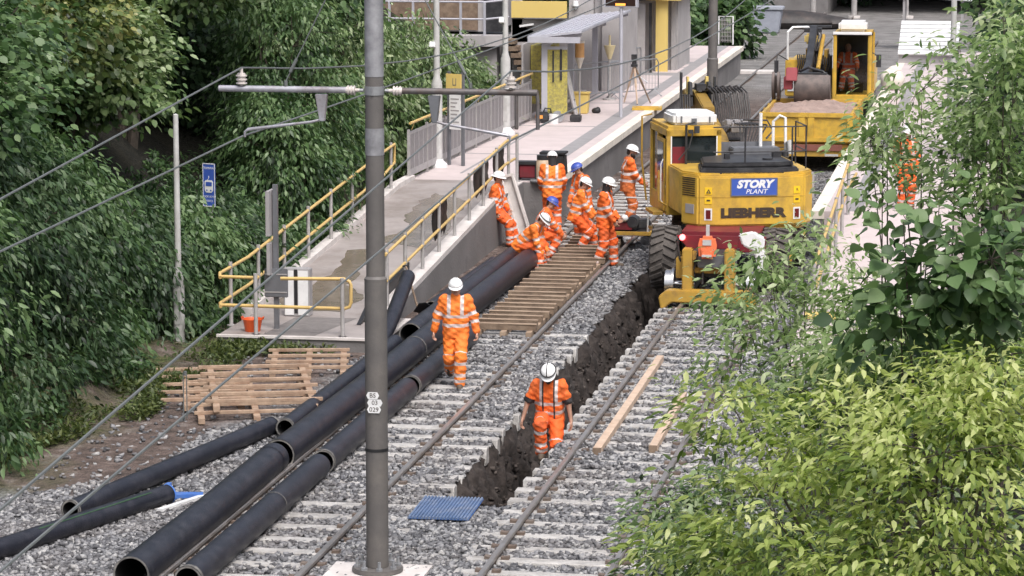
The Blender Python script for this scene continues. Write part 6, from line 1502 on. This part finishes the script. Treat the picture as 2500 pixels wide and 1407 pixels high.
def plant(name, label, cat, base, blobs, n_cl, per, size, kind, mkey, group, droop=.5, spread=.38, stems=4, trunk=.07, bias=0.0, shell=.55, flat=False):
    """blobs: list of (centre xyz, radii xyz) in world space; leaves gather in clumps near the blob surfaces"""
    base = Vector(base); t = thing(name, label, cat, base, group=group); bz = np.array(base)
    w = np.array([b[1][0] * b[1][2] + b[1][1] * b[1][2] for b in blobs]); w = w / w.sum()
    which = RNG.choice(len(blobs), n_cl, p=w)
    d = RNG.normal(0, 1, (n_cl, 3)); d /= np.linalg.norm(d, axis=1, keepdims=True)
    r = shell + (1.06 - shell) * RNG.uniform(0, 1, n_cl) ** .6
    cen = np.array([b[0] for b in blobs])[which]; rad = np.array([b[1] for b in blobs])[which]
    cc = cen + d * r[:, None] * rad
    gz = hz(cc[:, 0], cc[:, 1]) + .15; cc[:, 2] = np.maximum(cc[:, 2], gz)
    cl_r = RNG.uniform(.6, 1.3, n_cl) * spread
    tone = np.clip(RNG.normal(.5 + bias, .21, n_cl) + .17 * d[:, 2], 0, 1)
    k = np.repeat(np.arange(n_cl), per); n = len(k)
    off = RNG.normal(0, 1, (n, 3)) * np.array([.55, .55, .42]); P = cc[k] + off * cl_r[k][:, None]
    out = d[k] * np.array([1, 1, .4]) + off * .5 + RNG.normal(0, .55, (n, 3)); out[:, 2] -= droop
    if flat: out[:, 2] = RNG.normal(-.25, .42, n)
    sz = size * RNG.uniform(.45, 1.4, n)
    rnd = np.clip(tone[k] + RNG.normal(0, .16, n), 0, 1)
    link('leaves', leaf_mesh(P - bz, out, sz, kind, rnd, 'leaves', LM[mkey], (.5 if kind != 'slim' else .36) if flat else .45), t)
    # trunk, limbs and twigs reaching the clumps
    b = MB(); order = RNG.permutation(n_cl)[:min(n_cl, 46)]
    forks = []
    for s_ in range(stems):
        bl = blobs[s_ % len(blobs)]
        p0 = Vector((random.uniform(-.2, .2), random.uniform(-.2, .2), -.1)); p2 = Vector(bl[0]) - base + Vector((random.uniform(-.4, .4) * bl[1][0], random.uniform(-.4, .4) * bl[1][1], bl[1][2] * .5))
        p1 = p0.lerp(p2, .5) + Vector((random.uniform(-.15, .15), random.uniform(-.15, .15), .1))
        b.tube([p0, p0.lerp(p1, .5), p1, p1.lerp(p2, .5), p2], [trunk, trunk * .85, trunk * .7, trunk * .5, trunk * .2], 8); forks += [p1, p1.lerp(p2, .5), p2]
    for i in order:
        c = Vector(cc[i]) - base; f = min(forks, key=lambda q: (q - c).length + .8 * max(0, q.z - c.z)); mid = f.lerp(c, .55) + Vector((0, 0, .12 * (c - f).length))
        b.tube([f, mid, c], [trunk * .3, trunk * .2, trunk * .07], 5)
    b.build('trunk', M['bark'], t, smooth=True)
    return t
def gz(x, y): return float(hz(np.float64(x), np.float64(y)))
# --- shrubs forming the wall of green at the foot of the left bank
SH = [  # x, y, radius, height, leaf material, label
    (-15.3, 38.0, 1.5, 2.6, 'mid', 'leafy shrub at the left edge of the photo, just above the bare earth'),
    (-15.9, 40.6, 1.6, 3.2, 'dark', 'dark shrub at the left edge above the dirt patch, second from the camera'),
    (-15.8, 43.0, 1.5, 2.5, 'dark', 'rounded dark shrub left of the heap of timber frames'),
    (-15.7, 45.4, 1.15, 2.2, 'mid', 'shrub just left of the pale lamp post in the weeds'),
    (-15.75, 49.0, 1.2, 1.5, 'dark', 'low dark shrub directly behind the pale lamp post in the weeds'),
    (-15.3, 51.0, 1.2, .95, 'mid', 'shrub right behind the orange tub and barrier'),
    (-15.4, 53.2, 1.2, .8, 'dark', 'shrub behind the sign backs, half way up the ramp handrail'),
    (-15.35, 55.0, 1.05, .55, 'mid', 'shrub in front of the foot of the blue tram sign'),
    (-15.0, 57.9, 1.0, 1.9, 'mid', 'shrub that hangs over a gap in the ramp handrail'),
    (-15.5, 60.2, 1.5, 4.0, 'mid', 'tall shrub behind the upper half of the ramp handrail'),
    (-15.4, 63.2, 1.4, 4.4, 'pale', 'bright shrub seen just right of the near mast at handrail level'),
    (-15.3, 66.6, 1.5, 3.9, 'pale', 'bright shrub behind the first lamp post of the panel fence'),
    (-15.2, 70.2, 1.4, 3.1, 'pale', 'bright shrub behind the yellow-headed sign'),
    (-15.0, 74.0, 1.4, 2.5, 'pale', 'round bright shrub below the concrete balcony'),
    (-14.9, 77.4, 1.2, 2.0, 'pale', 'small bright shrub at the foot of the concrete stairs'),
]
for i, (x, y, r, h, mk, lab) in enumerate(SH):
    x += .25 if y < 62 else -.25
    z0 = gz(x, y); hh = h + .3
    blobs = [((x, y, z0 + hh * .5), (r, r * .95, hh * .5)), ((x + .3, y + random.uniform(-.5, .5), z0 + hh * .32), (r * .95, r * .9, hh * .34)), ((x - .35, y + .3, z0 + hh * .8), (r * .8, r * .8, hh * .3)), ((x + r * .75, y - .1, gz(x + r * .75, y) + .35), (r * .5, r * .95, .45))]
    n = 235 if y < 62 else 160
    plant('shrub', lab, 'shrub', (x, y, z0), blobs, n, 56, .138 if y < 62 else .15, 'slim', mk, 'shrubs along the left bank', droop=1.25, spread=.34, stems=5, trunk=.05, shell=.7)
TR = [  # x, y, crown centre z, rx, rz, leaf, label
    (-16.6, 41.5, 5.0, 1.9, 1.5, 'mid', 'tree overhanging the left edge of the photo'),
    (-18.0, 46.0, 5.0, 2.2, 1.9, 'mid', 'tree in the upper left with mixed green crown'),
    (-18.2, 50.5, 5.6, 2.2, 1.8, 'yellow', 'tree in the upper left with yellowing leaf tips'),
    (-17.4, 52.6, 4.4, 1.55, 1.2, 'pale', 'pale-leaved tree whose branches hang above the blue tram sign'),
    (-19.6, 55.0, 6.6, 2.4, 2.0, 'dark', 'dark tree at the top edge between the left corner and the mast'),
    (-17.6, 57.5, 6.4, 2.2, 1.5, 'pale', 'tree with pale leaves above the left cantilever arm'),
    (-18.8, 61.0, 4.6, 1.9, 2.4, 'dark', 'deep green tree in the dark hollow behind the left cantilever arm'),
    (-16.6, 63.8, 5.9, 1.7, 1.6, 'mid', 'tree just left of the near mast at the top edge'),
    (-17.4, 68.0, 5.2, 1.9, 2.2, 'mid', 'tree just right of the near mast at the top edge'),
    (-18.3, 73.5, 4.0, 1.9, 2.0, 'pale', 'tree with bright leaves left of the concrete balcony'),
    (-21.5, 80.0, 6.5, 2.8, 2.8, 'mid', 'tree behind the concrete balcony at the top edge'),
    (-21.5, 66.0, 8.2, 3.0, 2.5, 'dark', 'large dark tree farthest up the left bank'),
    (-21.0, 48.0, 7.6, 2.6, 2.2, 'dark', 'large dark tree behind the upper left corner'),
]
for (x, y, zc, r, rzz, mk, lab) in TR:
    z0 = gz(x, y)
    blobs = [((x, y, zc), (r, r, rzz)), ((x + r * .55, y - r * .2, zc - rzz * .35), (r * .7, r * .8, rzz * .55)), ((x - r * .4, y + .4, zc + rzz * .4), (r * .75, r * .7, rzz * .6)), ((x + r * .3, y + r * .6, zc + rzz * .1), (r * .7, r * .6, rzz * .6))]
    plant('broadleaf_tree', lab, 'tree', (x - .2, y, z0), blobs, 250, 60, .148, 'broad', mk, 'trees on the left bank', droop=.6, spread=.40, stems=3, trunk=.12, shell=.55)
# trees in the distance
for (x, y, zc, r, rzz, mk, lab) in ((-14.2, 112, 2.6, 1.8, 2.2, 'mid', 'bush behind the far platform gates, left of the far mast'), (-12.0, 118, 1.6, 1.3, 1.5, 'mid', 'low bush right of the far mast beside the grey tub'), (-17.5, 104, 4.0, 2.2, 3.0, 'dark', 'dark tree in the gap between the two shelters'), (-19, 122, 4.5, 3.5, 3.5, 'dark', 'dark tree at the top edge behind the ticket shelter'), (-13.5, 140, 3.0, 2.2, 2.4, 'dark', 'dark tree at the top edge beyond the grey tub'), (-9.5, 158, 3, 2.6, 2.6, 'dark', 'distant dark tree at the very top of the photo')):
    z0 = gz(x, y); plant('distant_tree', lab, 'tree', (x, y, z0), [((x, y, zc), (r, r, rzz)), ((x + .5, y - .5, zc * .6), (r * .8, r * .8, rzz * .7))], 150, 34, .26, 'broad', mk, 'distant trees', droop=.7, spread=.5, stems=2, trunk=.1)
# --- foreground bushes on the right
def at_y(px, py, y): return tuple(aty(px, py, y))
def blob(px, py, y, rpx, rpy, ry):
    sc = y / FPX; return (at_y(px, py, y), (rpx * sc, ry, rpy * sc))
FG = 'foreground bushes on the right'
def ground_under(px, y): x = aty(px, 900, y).x; return (x, y, gz(x, y))
plant('lime_bush', 'bright lime-green bush filling the bottom right corner', 'bush', ground_under(2250, 20.5),
      [blob(2330, 1230, 20, 340, 300, 1.0), blob(2150, 1080, 20.5, 330, 170, .9), blob(2400, 1000, 20.5, 250, 130, .9), blob(1930, 1290, 20.2, 250, 160, .9), blob(1800, 1010, 21, 140, 95, .6), blob(2250, 1370, 19.6, 420, 90, .6), blob(2430, 900, 20.5, 120, 60, .5), blob(1690, 1330, 20.6, 150, 70, .5)], 560, 24, .088, 'slim', 'lime', FG, spread=.20, stems=7, trunk=.018, shell=.62, bias=.08, flat=True)
plant('low_bush', 'darker bush at the bottom edge overlapping the right rail', 'bush', ground_under(1900, 25.2),
      [blob(1700, 1370, 25, 170, 120, .8), blob(1640, 1240, 25.2, 100, 50, .5), blob(1900, 1380, 25, 200, 140, .8), blob(1790, 1190, 25.5, 110, 55, .5)], 240, 22, .095, 'slim', 'pale', FG, spread=.22, stems=6, trunk=.02, shell=.4, bias=.05, flat=True)
plant('grey_green_bush', 'grey-green bush of small leaves in front of the rear of the excavator', 'bush', ground_under(2010, 28.0),
      [blob(1930, 790, 28, 190, 130, .9), blob(1860, 650, 28, 130, 70, .6), blob(2050, 890, 28, 190, 90, .8), blob(1800, 920, 28.2, 110, 50, .5), blob(1990, 620, 28, 100, 80, .6), blob(1800, 760, 28, 90, 90, .5), blob(2080, 730, 28, 140, 120, .8)], 330, 12, .10, 'slim', 'light', FG, spread=.27, stems=11, trunk=.013, shell=.1, bias=.08, flat=True)
plant('big_leaf_shrub', 'shrub with big broad leaves in the middle of the right side', 'bush', ground_under(2330, 21.8),
      [blob(2330, 650, 21.5, 180, 110, .5), blob(2190, 560, 21.5, 100, 50, .4), blob(2430, 700, 21.5, 120, 150, .5), blob(2190, 760, 21.6, 110, 80, .5), blob(2440, 560, 21.6, 90, 50, .4)], 120, 8, .125, 'wide', 'mid', FG, droop=.35, spread=.26, stems=4, trunk=.018, shell=.2, bias=.24)
plant('slender_sapling', 'slender sapling with sparse pale leaves in front of the right platform', 'sapling', ground_under(2260, 25.0),
      [blob(2230, 280, 25, 120, 120, .8), blob(2150, 400, 25, 80, 100, .7), blob(2260, 470, 25, 110, 60, .7), blob(2150, 300, 25.4, 60, 80, .5), blob(2330, 150, 25, 60, 70, .6)], 135, 11, .10, 'slim', 'light', FG, spread=.27, stems=8, trunk=.013, shell=.1, bias=.05, flat=True)
plant('dense_sapling', 'denser green sapling against the right edge at the top', 'sapling', ground_under(2440, 24.0),
      [blob(2440, 330, 24, 110, 160, .8), blob(2470, 110, 24, 100, 110, .7), blob(2400, 440, 24, 110, 70, .7), blob(2360, 320, 24.3, 60, 90, .5)], 215, 14, .10, 'slim', 'light', FG, spread=.26, stems=7, trunk=.014, shell=.1, bias=.06, flat=True)
plant('middle_bush', 'mid-green bush between the big-leaved shrub and the lime bush', 'bush', ground_under(2150, 23.0),
      [blob(2080, 880, 23, 170, 80, .7), blob(2330, 880, 23, 200, 80, .7), blob(2250, 790, 23.2, 150, 70, .6), blob(2000, 980, 23.2, 180, 60, .6)], 280, 20, .09, 'slim', 'light', FG, spread=.26, stems=6, trunk=.018, shell=.3, bias=-.02, flat=True)
# far-right bank beyond the platform
for (x, y, zc, r, rzz, lab) in ((1.5, 72, 3.5, 2.6, 2.6, 'tree behind the right platform, mid distance'), (2.0, 84, 4, 2.8, 3, 'tree behind the right platform, farther back'), (1.0, 100, 4, 2.6, 3, 'tree behind the far end of the right platform')):
    plant('bank_tree', lab, 'tree', (x, y, gz(x, y)), [((x, y, zc), (r, r, rzz)), ((x - .6, y, zc * .6), (r * .8, r * .8, rzz * .7))], 130, 32, .22, 'broad', 'mid', 'trees behind the right platform', droop=.7, spread=.5, stems=2, trunk=.1)
# weeds on the verge: nobody could count them
n = 15000
y = RNG.uniform(35.5, 49.0, n); x = -12.6 - RNG.exponential(.55, n) + .035 * (44 - y) * 0 - .12 * np.maximum(0, 44 - y) + .25 * np.sin(y * 1.1)
cl = (np.sin(x * 3.1 + y * 1.7) + np.sin(y * 2.3 - x * 1.9) + RNG.normal(0, .6, n)) > -.1
x, y = x[cl], y[cl]; n = len(x)
P = np.stack([x, y, hz(x, y) + RNG.uniform(0, .16, n) ** 1.0], -1); D = np.stack([RNG.normal(0, .7, n), RNG.normal(0, .7, n), RNG.uniform(0, .9, n)], -1)
tag(link('weeds', leaf_mesh(P, D, RNG.uniform(.05, .13, n), 'slim', RNG.uniform(0, 1, n), 'weeds', LM['weed'])), kind='stuff')
n = 2600; y = RNG.uniform(47.1, 47.9, n); x = RNG.uniform(-13.3, -11.2, n); k = RNG.uniform(0, 1, n) < np.clip((-11.2 - x) / 1.6, .1, 1); x, y = x[k], y[k]; n = len(x)
P = np.stack([x, y, hz(x, y) + RNG.uniform(0, .14, n)], -1); D = np.stack([RNG.normal(0, .6, n), RNG.normal(0, .6, n), RNG.uniform(.1, 1, n)], -1)
tag(link('landing_weeds', leaf_mesh(P, D, RNG.uniform(.05, .12, n), 'slim', RNG.uniform(0, 1, n), 'landing_weeds', LM['weed'])), kind='stuff')

n = 26000; y = RNG.uniform(35, 62, n); x = -13.75 - RNG.uniform(0, 1, n) ** 1.3 * 3.2 + .2 * np.sin(y * 1.3)
k = ((np.sin(x * 2.1 + y * 1.3) + np.sin(y * 2.9 - x * 1.2) + RNG.normal(0, .7, n)) > -.9) & ~((x > -14.5) & (y > 45.2) & (y < 48.4)); x, y = x[k], y[k]; n = len(x)
P = np.stack([x, y, hz(x, y) + RNG.uniform(0.02, .38, n)], -1); D = np.stack([RNG.normal(.5, .6, n), RNG.normal(-.2, .7, n), RNG.normal(-.35, .5, n)], -1)
tag(link('undergrowth', leaf_mesh(P, D, RNG.uniform(.09, .18, n), 'slim', np.clip(RNG.normal(.42, .2, n), 0, 1), 'undergrowth', LM['mid'])), kind='stuff')
n = 16000; y = RNG.uniform(14, 47, n); x = -2.6 + RNG.uniform(0, 1, n) * 7.5
P = np.stack([x, y, hz(x, y) + RNG.uniform(0.02, .5, n) * np.clip((x + 2.6) * .8, .15, 1)], -1); D = np.stack([RNG.normal(-.3, .6, n), RNG.normal(-.3, .6, n), RNG.normal(0, .45, n)], -1)
tag(link('bank_undergrowth', leaf_mesh(P, D, RNG.uniform(.09, .19, n), 'slim', np.clip(RNG.normal(.45, .2, n), 0, 1), 'bank_undergrowth', LM['pale'])), kind='stuff')
# ================================================================== FAR END
t = thing('road_bridge', 'dark underside of a bridge at the top right edge beyond the tracks', 'bridge', (-5, 149, 0))
b = MB(); b.bx(-14, 14, 0, 60, 4.2, 6.2); b.build('deck', M['concd'], t)
b = MB(); b.bx(-16, -4.5, 0, 60, -.3, 4.2); b.bx(9, 14, 0, 60, -.3, 4.2); b.bx(-14, 14, 58, 60, -.3, 4.2); b.build('abutment', M['concd'], t)
for px, lab in ((1985, 'grey trackside post straight above the white-topped cab, at the top edge'), (2085, 'grey trackside post right of the far cab at the top edge'), (2215, 'thin grey post by the white sheeted table')):
    p = at(px, 45, GZ); t = thing('trackside_post', lab, 'post', (p.x, p.y, GZ)); b = MB(); b.cyl((0, 0, 0), (0, 0, 4.5), .14 if px < 2200 else .06, n=14); b.build('shaft', M['post'], t, smooth=True); b = MB(); b.cyl((0, 0, 0), (0, 0, .12), .3, n=14); b.build('base', M['concw'], t)
p = at(1850, 55, GZ); t = thing('relay_cabinet', 'dark cabinet with white edges at the top edge beyond the grey tub', 'cabinet', (p.x, p.y + 12, GZ)); b = MB(); b.bx(-1.0, 1.0, -.4, .4, 0, 2.4); b.build('cabinet_body', M['dgrey'], t, bevel=.03); b = MB(); b.bx(-1.03, -.93, -.43, -.40, 0, 2.4); b.bx(.25, .35, -.43, -.40, 0, 2.4); b.build('white_edge', M['white'], t)
p = at(1780, 40, GZ); t = thing('site_gate', 'grey frame of posts and rails beyond the platform end', 'gate', (p.x, 128, GZ)); b = MB(); b.bx(-2.2, 1.6, -.05, .05, 1.9, 2.05); b.bx(1.5, 1.7, -.1, .1, 0, 2.4); b.bx(-2.3, -2.15, -.1, .1, 0, 2.2); b.tube([(-2.2, 0, .6), (1.5, 0, 1.9)], .06, 6); b.build('gate_frame', M['fence'], t)
# white sheeted stack and pale panels on the right platform
a = at(2260, 150, PZ); t = thing('sheeted_stack', 'stack of pale corrugated panels on the right platform', 'stack', (a.x - .3, a.y, PZ)); b = MB(); b.prism([(-1.0, 0), (1.6, 0), (1.6, 1.2), (-1.0, .3)], 'x', -.6, 1.4); b.build('stack_body', M['fence'], t)
b = MB()
for k in range(8): b.box((.4, -.95 + k * .36, (.36 + k * .124)), (2.04, .3, .05), rx=.333)
b.build('panel', M['white'], t)
a = at(2290, 60, PZ); t = thing('white_table', 'white sheeted table at the top right beyond the pale panels', 'table', (a.x - .5, a.y, PZ)); b = MB(); b.box((.3, 0, 1.15), (3.2, 1.4, .12), ry=.06); b.ball((-.9, -.1, 1.2), (.7, .6, .18)); b.build('sheet', M['white'], t, bevel=.03)
for sx in (-.9, 1.5):
    for sy in (-.5, .5): b = MB(); b.bx(sx - .05, sx + .05, sy - .05, sy + .05, 0, 1.05); b.build('leg', M['fence'], t)
a = at(2180, 195, PZ); t = thing('white_sack', 'pale builder\'s sack on the edge of the right platform', 'sack', (a.x + .15, a.y - 4, PZ)); b = MB(); b.ball((0, 0, .32), (.38, .34, .36)); b.ball((.05, 0, .6), (.2, .18, .15)); b.build('sack_body', M['cream'], t, smooth=True)
handrail('platform_handrail', 'yellow handrail on the track side of the right platform, half hidden by leaves', [[(-3.35, 50, 1.2), (-3.35, 60, 1.95), (-3.3, 62, 2.0)], [(-3.35, 50, .75), (-3.35, 60, 1.45), (-3.3, 62, 1.5)]], [(-3.35, yy, .05 + (yy - 49) * .072, 1.15) for yy in (50, 52, 54, 56, 58, 60)])
p = at(2010, 800, .2); t = thing('yellow_topped_box', 'pale box with a yellow edge half hidden behind the grey-green bush', 'box', (p.x, p.y, GZ)); b = MB(); b.bx(-.3, .3, -.2, .2, 0, .5); b.build('box_body', M['concw'], t, bevel=.02); b = MB(); b.bx(-.32, .32, -.22, .22, .5, .56); b.build('yellow_edge', M['ypan'], t)
a = aty(1850, 1255, 26.5); o = MB().ball((0, 0, 0), (.2, .12, .1)).ball((.2, .05, -.02), (.14, .1, .08)).build('blue_bag', M['blue'], None, smooth=True, loc=(a.x, 28.6, gz(a.x, 28.6) + .1)); tag(o, 'crumpled blue plastic bag on the ground among the bushes at the bottom right', 'bag')
